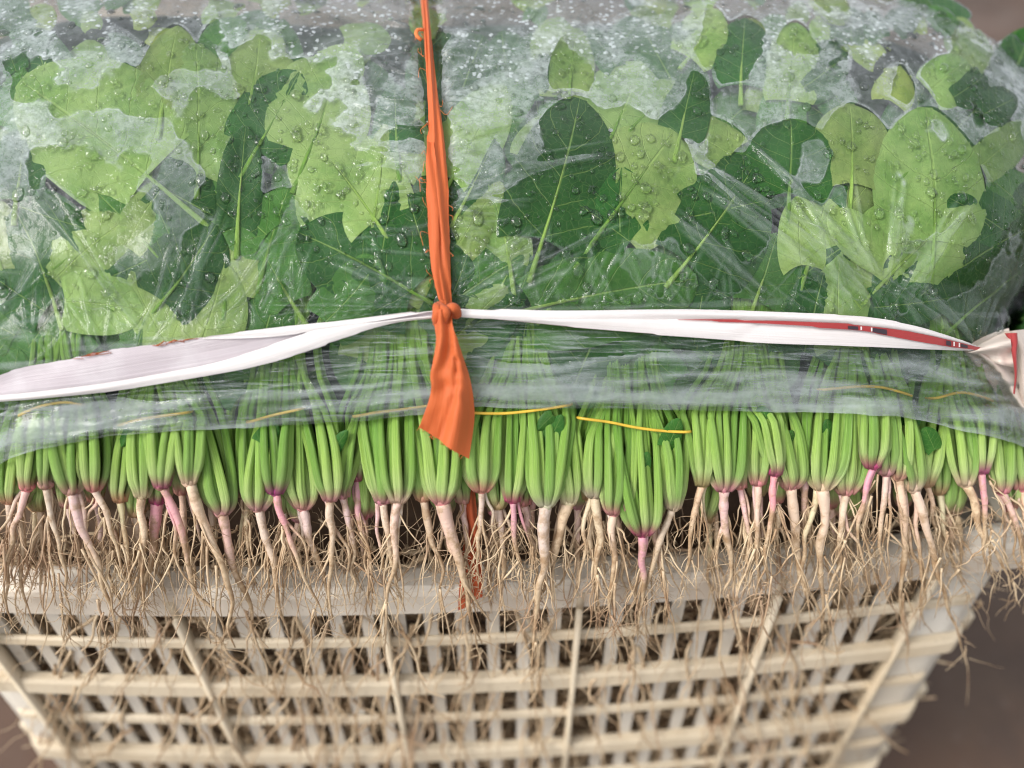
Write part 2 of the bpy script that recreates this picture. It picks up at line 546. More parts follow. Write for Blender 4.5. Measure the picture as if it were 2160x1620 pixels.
# ------------------------------------------------------------------ the heap's surface: a profile (y, z) swept along x
PROF = [(-.026, -.33), (-.024, -.20), (-.023, -.10), (-.022, -.03), (-.020, .012), (-.012, .045), (.004, .073), (.026, .106),
        (.046, .134), (.060, .149), (.074, .168), (.108, .192), (.152, .216), (.205, .231), (.262, .229), (.325, .200),
        (.375, .14), (.40, .06), (.40, .0)]
_pf = crom(PROF, 400)
_s = np.concatenate([[0], np.cumsum(np.linalg.norm(np.diff(_pf, axis=0), axis=1))])
_s /= _s[-1]


def prof_v_of_y(y0):
    k = np.argmax((_pf[:, 0] >= y0) & (np.arange(400) > 60))
    return _s[k]


V_TIE = prof_v_of_y(.060)


def S(x, v):
    x, v = np.broadcast_arrays(np.asarray(x, float), np.asarray(v, float))
    y = np.interp(v, _s, _pf[:, 0]); z = np.interp(v, _s, _pf[:, 1])
    w = sstep(.03, .10, z) + (v > .8) * (1 - sstep(.03, .10, z))
    w = np.clip(w, 0, 1)
    pin = np.exp(-((v - V_TIE + .02) / .075) ** 2)
    X = np.where(x > 0, .345 - .057 * pin, .42)
    g = np.maximum(1 - np.minimum(np.abs(x) / X, 1) ** 6, 0) ** .30
    g = 1 - w * (1 - g)
    ay, az = .16, .0
    y2 = ay + (y - ay) * g
    z2 = az + (z - az) * g
    z2 = z2 + w * .006 * (fbm(x * 9 + 20, v * 14, 3, 2) - .5)
    # the left half sags a little
    z2 = z2 + w * .012 * sstep(.10, .30, -x)
    y2 = y2 + warp(x) * (1 - sstep(.10, .30, y))
    return np.stack([x, y2, z2], -1)


NU, NV = 150, 220
_ux = np.linspace(-.36, .36, NU); _vv = np.linspace(0, 1, NV)
_SG = S(_ux[None, :], _vv[:, None])
_sv = [Vector(p) for p in _SG.reshape(-1, 3)]
_sf = [(i * NU + j, i * NU + j + 1, (i + 1) * NU + j + 1, (i + 1) * NU + j) for i in range(NV - 1) for j in range(NU - 1)]
BV = BVHTree.FromPolygons(_sv, _sf)


def Hn(px, py):
    d = ray(px, py)
    loc, n, i, dist = BV.ray_cast(CAM, d.normalized())
    if loc is None or dist > .75:
        return CAM + d * .50, -d.normalized()
    if n.dot(d) > 0:
        n = -n
    n = (n * .6 - d.normalized() * .4).normalized()
    return loc, n


def H(px, py, off=0.0):
    p, n = Hn(px, py)
    return np.array(p + n * off)


def HL(pts):
    return np.array([H(*p) for p in pts])


PXM = .425 / F                                # metres of one picture pixel at the heap

# ------------------------------------------------------------------ ground
gm = MB().grid([[(-30, -20, -.40), (30, -20, -.40)], [(-30, 60, -.40), (30, 60, -.40)]])
kind(gm.build('ground', mat_ground()), 'structure')

# ------------------------------------------------------------------ crate
XL, XR = -.322, .279                          # outer faces of the end posts
YB = .40
ZB = -.36
crate = thing('plastic_crate', 'cream white slatted plastic crate full of spinach roots, standing on the brown ground', 'crate', (-.027, .2, ZB))


def cw(x):
    return warp(x) - .012


xs = np.linspace(XL - .016, XR + .016, 40)
lip = [(0, -.003), (-.0004, .0135), (.0006, .0165), (.0035, .0181), (.014, .0185), (.0185, .0165), (.0185, .010), (.016, .010),
       (.016, .0145), (.0045, .0145), (.003, .012), (.003, -.003)]
MB().sweep(lip, xs, cw).build('rim', M_RIM, crate, None, False)
for xe, sg in ((XL - .016, 1), (XR + .016, -1)):
    m = MB()
    m.box(min(xe, xe + sg * .018), max(xe, xe + sg * .018), cw(xe) + .019, YB, .0145, .0185)
    m.box(min(xe, xe + sg * .003), max(xe, xe + sg * .003), cw(xe) + .019, YB, -.003, .0144)
    m.build('rim', M_CRATE, crate, None, False)
MB().box(XL - .016, XR + .016, YB, YB + .018, -.003, .0185).build('rim', M_CRATE, crate, None, False)


def rail(z0, h, dep, ext, y_in=.0042):
    m = MB()
    p = [(.004 - dep, z0), (.004 - dep + .0008, z0 + h * .8), (.004 - dep + .0022, z0 + h), (y_in, z0 + h), (y_in, z0), (.004 - dep + .001, z0 - .0012)]
    xs = np.linspace(XL - ext, XR + ext, 36)
    m.sweep(p, np.concatenate([XL - ext + np.linspace(0, .012, 6)[:-1], np.linspace(XL - ext + .012, XR + ext - .012, 30), XR + ext - np.linspace(.012, 0, 6)[1:]]),
            lambda x: cw(x) + .011 * max(0, (XL - ext + .012 - x) / .012, (x - XR - ext + .012) / .012) ** 2)
    return m.build('rail', M_CRATE, crate, None, False)


zr = -.037
k = 0
while zr > ZB + .02:
    if k % 2 == 0:
        rail(zr, .0055, .0032, .003)
    else:
        rail(zr - .003, .0125, .0070, .0075)
    k += 1
    zr -= .0455
for xr in (-.297, -.182, -.070, .037, .148, .238):
    MB().box(xr - .0016, xr + .0016, cw(xr) - .0036, cw(xr) + .0046, ZB, -.0035).build('rib', M_CRATE, crate)
    MB().box(xr - .0020, xr + .0020, cw(xr) - .0012, cw(xr) + .0025, -.0034, .0112).build('rib', M_CRATE, crate)
me = MB().box(-.0037, .0037, .0045, .0068, ZB, -.0035).mesh('slat', M_SLAT, smooth=False)
x = -.3075 + .0175
while x < .234:
    if min(abs(x - r) for r in (-.297, -.182, -.070, .037, .148, .238)) > .005:
        o = obj('slat', me, crate)
        o.location = Vector((x, cw(x), 0)) - crate.location
    x += .01745
for x0, x1 in ((XL, -.300), (.241, XR)):
    MB().box(x0, x1, .0048, .0075, ZB, -.0035, cw, 3).build('corner_post', M_SLAT, crate)
for xe, sg in ((XL, 1), (XR, -1)):
    a, b = sorted((xe, xe + sg * .003))
    MB().box(a, b, cw(xe) + .0080, cw(xe) + .05, ZB, -.0006).build('corner_post', M_SLAT, crate)
    yy = cw(xe) + .066
    sm = MB().box(-.0014, .0014, -.0036, .0036, ZB, -.0006).mesh('slat', M_SLAT, smooth=False)
    while yy < YB - .02:
        o = obj('slat', sm, crate)
        o.location = Vector((xe + sg * .0015, yy, 0)) - crate.location
        yy += .0175
    zz = -.034
    k = 0
    while zz > ZB + .02:
        a, b = sorted((xe + sg * .0001 - sg * (.006 if k % 2 == 0 else .013), xe + sg * .0034))
        MB().box(a, b, cw(xe) + .0118, YB, zz - (.004 if k % 2 else 0), zz + (.011 if k % 2 else .007)).build('rail', M_CRATE, crate)
        zz -= .0455
        k += 1
MB().box(XL + .004, XR - .004, YB - .003, YB, ZB, -.0035).build('back_wall', M_SLAT, crate)
MB().box(XL + .004, XR - .004, .035, YB - .0035, ZB - .006, ZB - .001).build('floor_panel', M_SLAT, crate)

# ------------------------------------------------------------------ spinach bunches
BUNCHES = [  # band x, band y, label
    (125, 852, 'spinach bunch with fanned short stalks at the far left end of the crate'),
    (335, 872, 'spinach bunch with a bright magenta crown and thick tan roots, second from the left end'),
    (590, 868, 'spinach bunch under the left white cloth strip with one magenta crown, third from the left'),
    (850, 860, 'spinach bunch half covered by the hanging orange cloth tail'),
    (1100, 860, 'spinach bunch just right of the orange tail with two thick pale taproots'),
    (1330, 893, 'spinach bunch whose low slanting yellow rubber band is bare of film'),
    (1580, 850, 'spinach bunch between the slanting bare rubber band and the taller purple crowned bunch'),
    (1810, 822, 'spinach bunch with a high magenta crown right of centre, its band under film'),
    (2010, 838, 'spinach bunch at the right end of the crate beside the cream cloth knot'),
]
EDGE = np.array([(-400, 1030), (0, 985), (60, 950), (120, 932), (250, 911), (400, 897), (600, 888), (760, 880), (900, 866), (1000, 853), (1200, 854),
                 (1440, 857), (1700, 862), (1850, 868), (1920, 885), (2000, 915), (2100, 945), (2160, 965), (2500, 1010)], float)
roots_e = []
for bx, by, lab in BUNCHES:
    p = H(bx, 1000, 0)
    roots_e.append(thing('spinach_bunch', lab, 'spinach', p, 'spinach bunches packed root end forward in the crate'))

# crown x, crown y, bunch, half width, offset mm, root radius px, tint (0 brown, 1 pink, 2 magenta, 3 pale), root dx, root length
T0, T1, T2, T3 = (.42, .25, .14), (.54, .22, .22), (.40, .055, .16), (.62, .50, .33)
TINT = {0: T0, 1: T1, 2: T2, 3: T3}
RTINT = {0: (.62, .47, .33), 1: (.68, .47, .39), 2: (.64, .30, .34), 3: (.66, .52, .38)}
PL = [
    (26, 1052, 0, 34, 4, 7, 0, 15, 230), (69, 1022, 0, 34, 7, 8, 1, -45, 190), (48, 1055, 0, 36, 0, 8, 0, 10, 220), (109, 1018, 0, 28, 8, 7, 1, 50, 250),
    (161, 1030, 0, 40, 7, 10, 1, 95, 260), (206, 1024, 0, 38, 6, 8, 1, 60, 170), (139, 1067, 0, 32, -4, 7, 1, 40, 180), (76, 1076, 0, 30, -6, 6, 0, 20, 150),
    (196, 1057, 0, 30, -4, 8, 1, 50, 200),
    (304, 1041, 1, 42, 4, 9, 3, -5, 220), (350, 1017, 1, 44, 9, 9, 2, 110, 300), (407, 1009, 1, 48, 8, 13, 3, 90, 290), (330, 1058, 1, 32, -2, 13, 2, -25, 200),
    (381, 1038, 1, 32, -2, 8, 1, 40, 220), (281, 1088, 1, 34, -5, 8, 0, 30, 200), (255, 1052, 1, 32, 1, 7, 0, 20, 190), (470, 1078, 1, 42, 3, 12, 1, 75, 230),
    (548, 1067, 2, 46, 4, 11, 1, 50, 250), (587, 1031, 2, 42, 8, 8, 2, 80, 230), (640, 1067, 2, 44, 2, 10, 1, 60, 180), (700, 1046, 2, 44, 6, 9, 1, 10, 230),
    (516, 1050, 2, 40, -6, 7, 0, 20, 150),
    (724, 1044, 3, 32, 1, 8, 1, 20, 210), (752, 1011, 3, 26, -4, 8, 2, 40, 240), (809, 1052, 3, 50, 5, 9, 1, 40, 200), (842, 1048, 3, 46, 7, 9, 3, -20, 240),
    (894, 1048, 3, 42, 3, 9, 0, 40, 210), (933, 1050, 3, 62, 8, 14, 1, 70, 260), (976, 1058, 3, 34, -3, 8, 1, 20, 160),
    (1016, 1026, 4, 46, 8, 7, 1, -15, 180), (1050, 1067, 4, 36, 0, 9, 0, 15, 180), (1081, 1050, 4, 38, 5, 7, 2, 20, 180), (1105, 1063, 4, 28, -3, 8, 1, 20, 160),
    (1150, 1057, 4, 64, 8, 13, 3, -40, 280), (1198, 1055, 4, 44, 3, 13, 3, -60, 210),
    (1253, 1041, 5, 46, 4, 10, 3, 5, 210), (1292, 1074, 5, 44, 7, 9, 1, -20, 200), (1350, 1115, 5, 48, 8, 10, 2, -5, 190), (1416, 1065, 5, 38, 6, 9, 3, -75, 220),
    (1376, 1098, 5, 40, 0, 8, 1, 20, 160), (1240, 1050, 5, 34, -4, 8, 0, 20, 180),
    (1477, 1017, 6, 40, 5, 8, 0, -40, 190), (1521, 1026, 6, 46, 7, 11, 1, 15, 210), (1559, 1024, 6, 28, 1, 7, 1, 10, 200), (1594, 1015, 6, 34, 5, 8, 1, -15, 220),
    (1625, 993, 6, 34, 9, 8, 2, -40, 210), (1662, 1022, 6, 46, 4, 12, 1, 60, 260), (1600, 1045, 6, 34, -5, 8, 0, 10, 200),
    (1696, 994, 7, 36, 0, 10, 1, 5, 190), (1727, 1024, 7, 50, 6, 13, 3, 0, 250), (1779, 1035, 7, 44, 4, 9, 1, -35, 190), (1827, 978, 7, 38, 10, 7, 2, -40, 200),
    (1858, 993, 7, 34, 7, 8, 1, 5, 210), (1886, 1002, 7, 36, 6, 11, 1, 20, 280), (1916, 1026, 7, 36, 6, 11, 3, 80, 280), (1833, 1037, 7, 42, -5, 8, 0, -5, 170),
    (1958, 1022, 8, 40, -2, 7, 0, 20, 150), (2029, 1018, 8, 40, 4, 10, 3, 70, 240), (2053, 993, 8, 34, 8, 8, 2, 20, 180), (2103, 1035, 8, 42, 5, 8, 1, 60, 240),
    (2148, 1030, 8, 36, 3, 8, 1, 30, 200), (2134, 1072, 8, 34, -3, 8, 1, 40, 180), (1990, 1040, 8, 36, -6, 7, 0, 20, 170),
]
for b in range(9):                             # shaded plants behind the front row
    bx = BUNCHES[b][0]
    for k in range(4):
        PL.append((bx + random.uniform(-115, 115), random.uniform(1040, 1105), b, random.uniform(28, 38), random.uniform(-13, -8),
                   random.uniform(5, 9), random.choice((0, 0, 1, 1)), random.uniform(-30, 30), random.uniform(110, 220)))


stalk_v, stalk_f = [], []


def stalk_mesh(pts, wid, flat, ph):
    P = crom(HL(pts), 20)
    R = crom(np.array(wid)[:, None] * PXM, 20)[:, 0]
    m = MB().tube(P, R, 18, flat, ridge=.035, rn=random.choice((5, 6, 7)), ph=ph, groove=math.pi / 2 + random.choice((random.uniform(-.9, .9), random.uniform(-.5, .5), math.pi)))
    stalk_v.append(m.v[0]); stalk_f.append(m.f)
    return m


def wander(p0, p1, n, amp, o0, o1, ojit=.002):
    """picture-plane wander between two points, as points on the heap's front"""
    a = np.array(p0, float); b = np.array(p1, float)
    d = b - a
    L = np.hypot(*d) + 1e-6
    nrm = np.array((-d[1], d[0])) / L
    sd = random.random() * 99
    out = []
    for i in range(n):
        t = i / (n - 1)
        e = math.sin(math.pi * min(1, t * 1.3)) if t < .77 else .7 + .3 * t
        w = (fbm(sd + t * 3.2, sd * .37, 5, 3) - .5) * 2 * amp * (t ** .6)
        q = a + d * t + nrm * w
        o = o0 + (o1 - o0) * t + (vnoise(sd + t * 3, sd, 9) - .5) * 2 * ojit * t
        out.append((q[0], q[1], o))
    return out


n_tri = 0
for (cx, cy, b, hw, off, rr, tint, rdx, rlen) in PL:
    root = roots_e[b]
    bx, by = BUNCHES[b][0], BUNCHES[b][1]
    off *= .001
    back = off < -.007
    rr *= .84
    tj = tuple(min(1, c * random.uniform(.85, 1.15)) for c in TINT[tint])
    # crown: a small knobbly bulb
    c0 = HL([(cx, cy - 16, off), (cx, cy - 8, off + .0004), (cx, cy, off + .0006), (cx + rdx * .03, cy + 8, off + .0006)])
    cr = MB().tube(crom(c0, 8), crom(np.array([[10.0], [16.0], [14 + rr * .2], [rr * 1.05]]) * PXM, 8)[:, 0], 10, .95, ridge=.10, rn=6, ph=random.random(), q0=0, q1=.12)
    plant = cr.build('spinach_plant', M_ROOT, root, tj)
    # stalks
    n = 4 if back else (11 if hw > 55 else (9 if hw > 42 else (8 if hw > 33 else 7)))
    lean = cx - bx
    nf = max(2, math.ceil(n * .58))
    k1, k2, k3, k4 = random.choice(((.66, .90, .96, .88), (.62, .86, .95, .95), (.42, .64, .86, 1.12), (.50, .74, .92, 1.0)))
    tilt = random.uniform(-16, 16)
    for kx in range(n):
        front = kx < nf
        if front:
            s = -1 + 2 * (kx + .5) / nf + random.uniform(-.10, .10)
            dz = .0042 * math.sqrt(max(0, 1 - s * s)) + random.uniform(-.0005, .0005)
        else:
            s = -1 + 2 * (kx - nf + .5) / (n - nf) + random.uniform(-.2, .2)
            dz = -.0035 + random.uniform(-.001, .001)
        wmid = hw / nf * random.uniform(.85, 1.22) + 1.2; dz += .0014 * (1 if kx % 2 else -1)
        ht = random.uniform(.9, 1.1)
        jt = random.uniform(-15, 15)
        pts = [(cx + s * 12, cy + 2, off + dz * .45),
               (cx + s * hw * k1, cy - 17 * ht, off + dz * .9),
               (cx - lean * .04 + s * hw * k2 + tilt * .3, cy - 48 * ht, off + dz * 1.1),
               (cx - lean * .10 + s * hw * k3 + jt * .4 + tilt * .7, cy - 112, off * .9 + dz),
               (bx + lean * .76 + s * hw * k4 + jt + tilt, by, off * .35 + dz * .6),
               (bx + lean * .46 + s * hw * .62 + jt * 1.5, by - 90, off * .2 + dz * .5),
               (bx + lean * .36 + s * hw * .55 + jt * 2.5, by - 190, -.001),
               (bx + lean * .6 + s * hw * 1.2 + jt * 5, by - 300, -.004)]
        wid = [7.0, wmid * .86, wmid, wmid * .88, wmid * .70, wmid * .58, wmid * .5, wmid * .4]
        stalk_mesh(pts, wid, random.uniform(.70, .9), random.random() * 6).build('stalk', M_STALK, plant, tj)
    # taproot
    o1 = off * .4 + random.uniform(.002, .009) - (.004 if back else 0)
    w = wander((cx + rdx * .03, cy + 5), (cx + rdx * 1.1, cy + min(rlen * 1.14, 99999 if cx < 1950 else 1235 - cy)), 9, rlen * .16, off + .0006, o1)
    P = crom(HL(w), 36)
    tt = np.linspace(0, 1, 36)
    R = PXM * rr * (1.08 * (1 - tt) ** .95 * (1 + .34 * (vnoise(tt * 15, cx, 4) - .5)) + .12)
    m = MB().tube(P, R, 8, 1.0)
    m.build('taproot', M_ROOT, plant, tuple(min(1, c * random.uniform(.9, 1.1)) for c in RTINT[tint]))
    if not back and random.random() < .75:
        x2, l2 = cx + random.choice((-1, 1)) * random.uniform(5, 12), rlen * random.uniform(.75, 1.2)
        w = wander((x2, cy + 4), (x2 + rdx * .5 + random.gauss(0, 40), cy + (l2 if cx < 1950 else min(l2, 190))), 9, rlen * .18, off - .001, o1 + random.uniform(-.004, .003))
        P2 = crom(HL(w), 30)
        t2 = np.linspace(0, 1, 30)
        MB().tube(P2, PXM * rr * .55 * (1.05 * (1 - t2) ** .8 * (1 + .3 * (vnoise(t2 * 15, cx + 5, 4) - .5)) + .16), 7).build('taproot', M_ROOT, plant, tuple(min(1, c * random.uniform(.85, 1.05)) for c in RTINT[tint]))
    # side roots, some thick, most hair-thin
    m = MB()
    for kx in range(3 if back else 6):
        i = random.randint(0, 11) if kx < 3 else random.randint(7, 30)
        px, py = proj(P[i])
        L = random.uniform(60, 190) * (1 if cx < 1950 else .5)
        w = wander((px, py), (px + random.gauss(0, 38), py + L), 7, 22, off if i < 12 else o1, o1 + random.uniform(-.004, .004))
        m.tube(crom(HL(w), 12), np.linspace(2.6, .7, 12) * PXM * random.uniform(.7, 1.3), 5)
    for kx in range(20 if not back else 8):
        i = random.randint(7, 35)
        px, py = proj(P[i])
        L = random.uniform(15, 80)
        an = random.gauss(0, .9)
        w = wander((px, py), (px + math.sin(an) * L, py + math.cos(an) * L), 5, 15, o1 * (i / 35) + off * (1 - i / 35), o1 + random.uniform(-.005, .006))
        m.tube(crom(HL(w), 8), np.linspace(1.1, .45, 8) * PXM, 3, cap=False)
    kind(m.build('rootlets', M_ROOTLET, plant), 'stuff')

# ------------------------------------------------------------------ leaves under the film
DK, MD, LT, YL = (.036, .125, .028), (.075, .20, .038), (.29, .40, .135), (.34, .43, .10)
LEAVES = [  # base x, base y, tip x, tip y, width, colour, offset mm, film-side stalk length
    (325, 385, 62, 165, 300, LT, 4.6, 160), (345, 240, 372, 66, 135, LT, 3.8, 60), (420, 385, 430, 105, 165, LT, 4.0, 40), (530, 220, 560, 90, 170, LT, 3.4, 40),
    (540, 330, 640, 165, 160, DK, 4.2, 60), (505, 490, 515, 275, 100, DK, 4.4, 60), (650, 340, 735, 140, 215, LT, 4.4, 80), (690, 200, 735, 95, 120, LT, 3.0, 30),
    (800, 480, 660, 260, 220, LT, 4.2, 90), (40, 430, 55, 268, 130, DK, 4.0, 50), (325, 390, 455, 460, 150, DK, 4.2, 20), (880, 620, 640, 480, 210, DK, 4.8, 60),
    (345, 640, 470, 490, 180, DK, 4.6, 60), (350, 560, 210, 400, 190, MD, 3.2, 90), (120, 640, 60, 440, 160, DK, 3.6, 60), (560, 560, 600, 400, 150, MD, 3.0, 60),
    (480, 620, 500, 470, 150, LT, 2.8, 60), (840, 330, 830, 180, 110, DK, 3.6, 60), (790, 470, 825, 270, 90, LT, 3.8, 60),
    (1140, 520, 1240, 225, 225, DK, 5.4, 80), (1275, 480, 1420, 285, 230, LT, 4.6, 110), (1290, 290, 1360, 140, 190, LT, 3.8, 60), (1430, 300, 1460, 160, 110, DK, 4.2, 50),
    (1660, 420, 1672, 258, 190, DK, 4.8, 70), (1440, 560, 1600, 380, 230, DK, 4.6, 60), (1790, 400, 1800, 225, 175, LT, 4.2, 80), (1960, 520, 1975, 235, 230, LT, 4.4, 100),
    (1850, 600, 2010, 430, 230, LT, 3.8, 140), (1560, 190, 1560, 50, 130, DK, 4.2, 40), (1660, 220, 1675, 60, 120, LT, 4.0, 40), (1690, 190, 1790, 130, 110, DK, 4.0, 20),
    (1200, 205, 1210, 65, 95, LT, 4.2, 40), (1300, 150, 1245, 65, 60, DK, 4.0, 20), (950, 390, 1060, 185, 140, LT, 4.2, 60), (965, 460, 1050, 300, 120, DK, 3.8, 60),
    (1075, 560, 1050, 390, 110, LT, 3.4, 100), (1110, 655, 1460, 560, 190, MD, 4.6, 60), (1230, 660, 1500, 610, 130, DK, 3.4, 40), (1170, 640, 1290, 500, 130, DK, 3.2, 60),
    (2000, 690, 2130, 560, 200, DK, 4.4, 60), (1950, 200, 2030, 140, 110, LT, 3.8, 20), (2000, 215, 2070, 175, 80, DK, 4.0, 20), (2060, 250, 2130, 215, 80, DK, 4.0, 20),
    (1450, 130, 1520, 40, 110, LT, 3.6, 30), (2160, 540, 2150, 380, 120, DK, 3.8, 40), (1700, 560, 1740, 420, 150, LT, 3.4, 90), (1590, 640, 1640, 500, 140, MD, 3.2, 60),
    (1800, 640, 1700, 520, 140, LT, 3.0, 80), (130, 560, 260, 470, 130, LT, 3.2, 60), (20, 600, -40, 420, 130, LT, 3.4, 40), (1040, 640, 1090, 520, 110, DK, 2.8, 60),
    (740, 470, 620, 400, 140, LT, 3.0, 50), (250, 660, 100, 560, 120, MD, 3.4, 60), (620, 640, 560, 540, 120, MD, 3.0, 60), (1330, 280, 1420, 170, 120, LT, 3.2, 40),
    (1870, 220, 1900, 150, 90, YL, 2.8, 20), (235, 130, 300, 100, 70, DK, 3.4, 10), (30, 105, 110, 85, 70, DK, 3.4, 10), (280, 50, 330, 35, 50, YL, 3.0, 10),
    (1720, 0, 1790, 50, 60, YL, 3.4, 10), (600, 30, 560, -15, 60, YL, 3.2, 10), (1130, 190, 1150, 120, 50, DK, 3.2, 10), (1420, 90, 1480, 60, 60, DK, 3.4, 10),
    (1860, 90, 1830, 30, 50, DK, 3.2, 10), (40, 160, 20, 110, 60, DK, 3.4, 10), (1950, 30, 1900, -20, 60, MD, 3.4, 10), (2010, 70, 1950, 20, 60, MD, 3.2, 10),
]
rl = random.Random(21)
for k in range(150):                           # the leaves below and between them
    x = rl.uniform(-60, 2220); y = rl.uniform(140, 720)
    top = rl.random()
    L = rl.uniform(120, 230)
    an = rl.gauss(0, .7)
    col = rl.choice((DK, DK, MD, MD, LT))
    LEAVES.append((x - math.sin(an) * L * .5, y + math.cos(an) * L * .5, x + math.sin(an) * L * .5, y - math.cos(an) * L * .5, L * rl.uniform(.55, .85), col,
                   rl.uniform(-8, .5) if top < .8 else rl.uniform(.5, 2.5), rl.uniform(20, 90)))
for k in range(46):                            # dark leaves pressed against the film above the white strip
    x = rl.uniform(-20, 2180); y = rl.uniform(430, 690)
    L = rl.uniform(120, 210)
    an = rl.gauss(.0, .8)
    LEAVES.append((x - math.sin(an) * L * .5, y + math.cos(an) * L * .5, x + math.sin(an) * L * .5, y - math.cos(an) * L * .5, L * rl.uniform(.55, .85), rl.choice((DK, DK, DK, MD, LT)), rl.uniform(3.0, 4.8), 20))
for k in range(60):                            # leaves over the crest
    x = rl.uniform(-20, 2100); y = rl.uniform(-50, 120)
    L = rl.uniform(60, 130)
    an = rl.gauss(.0, 1.0)
    LEAVES.append((x - math.sin(an) * L * .5, y + math.cos(an) * L * .3, x + math.sin(an) * L * .5, y - math.cos(an) * L * .3, L * rl.uniform(.5, .8), rl.choice((DK, DK, MD, LT, YL)), rl.uniform(-2.5, 3.4), 20))
for k in range(22):
    x = rl.uniform(-20, 2180); y = rl.uniform(90, 430)
    L = rl.uniform(90, 180)
    an = rl.gauss(.0, .6)
    LEAVES.append((x - math.sin(an) * L * .5, y + math.cos(an) * L * .5, x + math.sin(an) * L * .5, y - math.cos(an) * L * .5, L * rl.uniform(.55, .85), rl.choice((DK, MD, LT, LT)), rl.uniform(2.2, 3.6), 20))
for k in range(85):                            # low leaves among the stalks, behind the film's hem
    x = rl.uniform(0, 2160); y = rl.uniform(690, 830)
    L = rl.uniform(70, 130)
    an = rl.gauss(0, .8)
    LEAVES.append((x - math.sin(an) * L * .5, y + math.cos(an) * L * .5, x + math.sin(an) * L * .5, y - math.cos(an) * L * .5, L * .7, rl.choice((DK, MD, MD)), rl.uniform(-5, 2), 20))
SCRAP = [(285, 900, 270, 940, 26), (555, 930, 590, 890, 44), (1145, 950, 1180, 870, 40), (1165, 870, 1130, 900, 34), (1010, 905, 1000, 880, 20), (1340, 1010, 1365, 950, 36), (1400, 940, 1430, 880, 44),
         (1350, 960, 1330, 1000, 20), (1615, 905, 1600, 850, 40), (1650, 930, 1665, 905, 22), (1740, 950, 1735, 880, 36), (1905, 900, 1920, 860, 44), (1960, 950, 1935, 900, 40), (700, 960, 735, 900, 30)]
for s in SCRAP:
    LEAVES.append((*s, (.05, .16, .03), 8.5, 0))

leaf_v, leaf_f, leaf_n = [], [], 0
for i, (x0, y0, x1, y1, w, col, off, sl) in enumerate(LEAVES):
    a = np.array((x0, y0)); d = np.array((x1, y1)) - a
    L = np.hypot(*d); u = d / L; nv = np.array((-u[1], u[0]))
    scrap = sl == 0
    nt_, ns_ = (17, 13) if not scrap else (8, 7)
    lob = random.uniform(.03, .16)
    fv = random.uniform(-.3, 1.1)
    cap = 5.0 + .8 * random.random()
    asym = random.uniform(-.12, .12)
    curve = random.uniform(-.12, .12)
    sd = random.random() * 50
    G, Q = [], []
    amp = (3.2 if off > 2.6 else 3.6) if not scrap else 5
    tipx, shp = random.uniform(2.0, 3.0), random.uniform(.62, .85)
    for t in .5 - .5 * np.cos(np.linspace(.12, 1, nt_) * math.pi):
        wt = max(.03, 1 - abs(2 * min(1, .06 + .94 * t) ** shp - 1) ** tipx) ** .56
        if t < .05:
            wt = max(wt, .34)
        row, qr = [], []
        for s in np.linspace(-1, 1, ns_):
            edge = 1 + .05 * (vnoise(sd + t * 5, (s > 0) * 9 + sd, 6) - .5) * abs(s)
            lat = s * w * .5 * wt * edge * (1 + asym * s)
            al = t * L - lob * L * abs(s) ** 1.6 * (1 - t) ** 2.5 * .8
            p = a + u * al + nv * (lat + curve * L * t * t)
            o = off + amp * (fbm(p[0] / 95, p[1] / 95, 11, 2) - .5) * 1.7 + .5 * (fbm(p[0] / 60 + sd, p[1] / 60, 14, 2) - .5) - fv * abs(s) ** 1.3 + fv * .35 - .5 * (abs(s) > .9) + .3 * (abs(s) < .08)
            o = (o if o < cap else cap + .06 * math.tanh((o - cap) * .6)) if not scrap else o
            row.append(H(p[0], p[1], o * .001))
            qr.append((s, t, 0))
        G.append(row); Q.append(qr)
    b = min(range(9), key=lambda k: abs(BUNCHES[k][0] - (x0 + x1) / 2))
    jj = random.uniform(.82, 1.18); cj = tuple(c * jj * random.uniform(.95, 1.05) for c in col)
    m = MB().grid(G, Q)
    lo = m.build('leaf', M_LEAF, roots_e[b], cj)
    if not scrap:
        leaf_v.append(m.v[0]); leaf_f.extend([tuple(q + leaf_n for q in f) for f in m.f]); leaf_n += m.n
    if sl > 25 and off > 2.0:
        pts = []
        for t in (-sl / L, -sl / L * .5, 0, .3, .62):
            p = a + u * L * t + nv * curve * L * max(t, 0) ** 2
            o = min(off + amp * (fbm(p[0] / 95, p[1] / 95, 11, 2) - .5) * 1.7 + .5 * (fbm(p[0] / 60 + sd, p[1] / 60, 14, 2) - .5) + .3, cap + .08) if t >= 0 else off + .4 + 3 * t
            pts.append((p[0], p[1], (o + .05) * .001))
        m2 = MB().tube(crom(HL(pts), 14), crom(np.array([[6.5], [5.5], [4.2], [2.6], [.6]]) * PXM, 14)[:, 0], 7, .7, q0=.45, q1=.3)
        m2.build('leaf_stalk', M_STALK, lo, (.3, .5, .1))

# the shaded mass in the heap's middle
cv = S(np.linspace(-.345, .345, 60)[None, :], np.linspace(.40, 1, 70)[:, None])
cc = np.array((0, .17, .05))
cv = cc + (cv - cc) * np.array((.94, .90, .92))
kind(MB().grid(cv).build('leaf_mass', M_CORE), 'stuff')

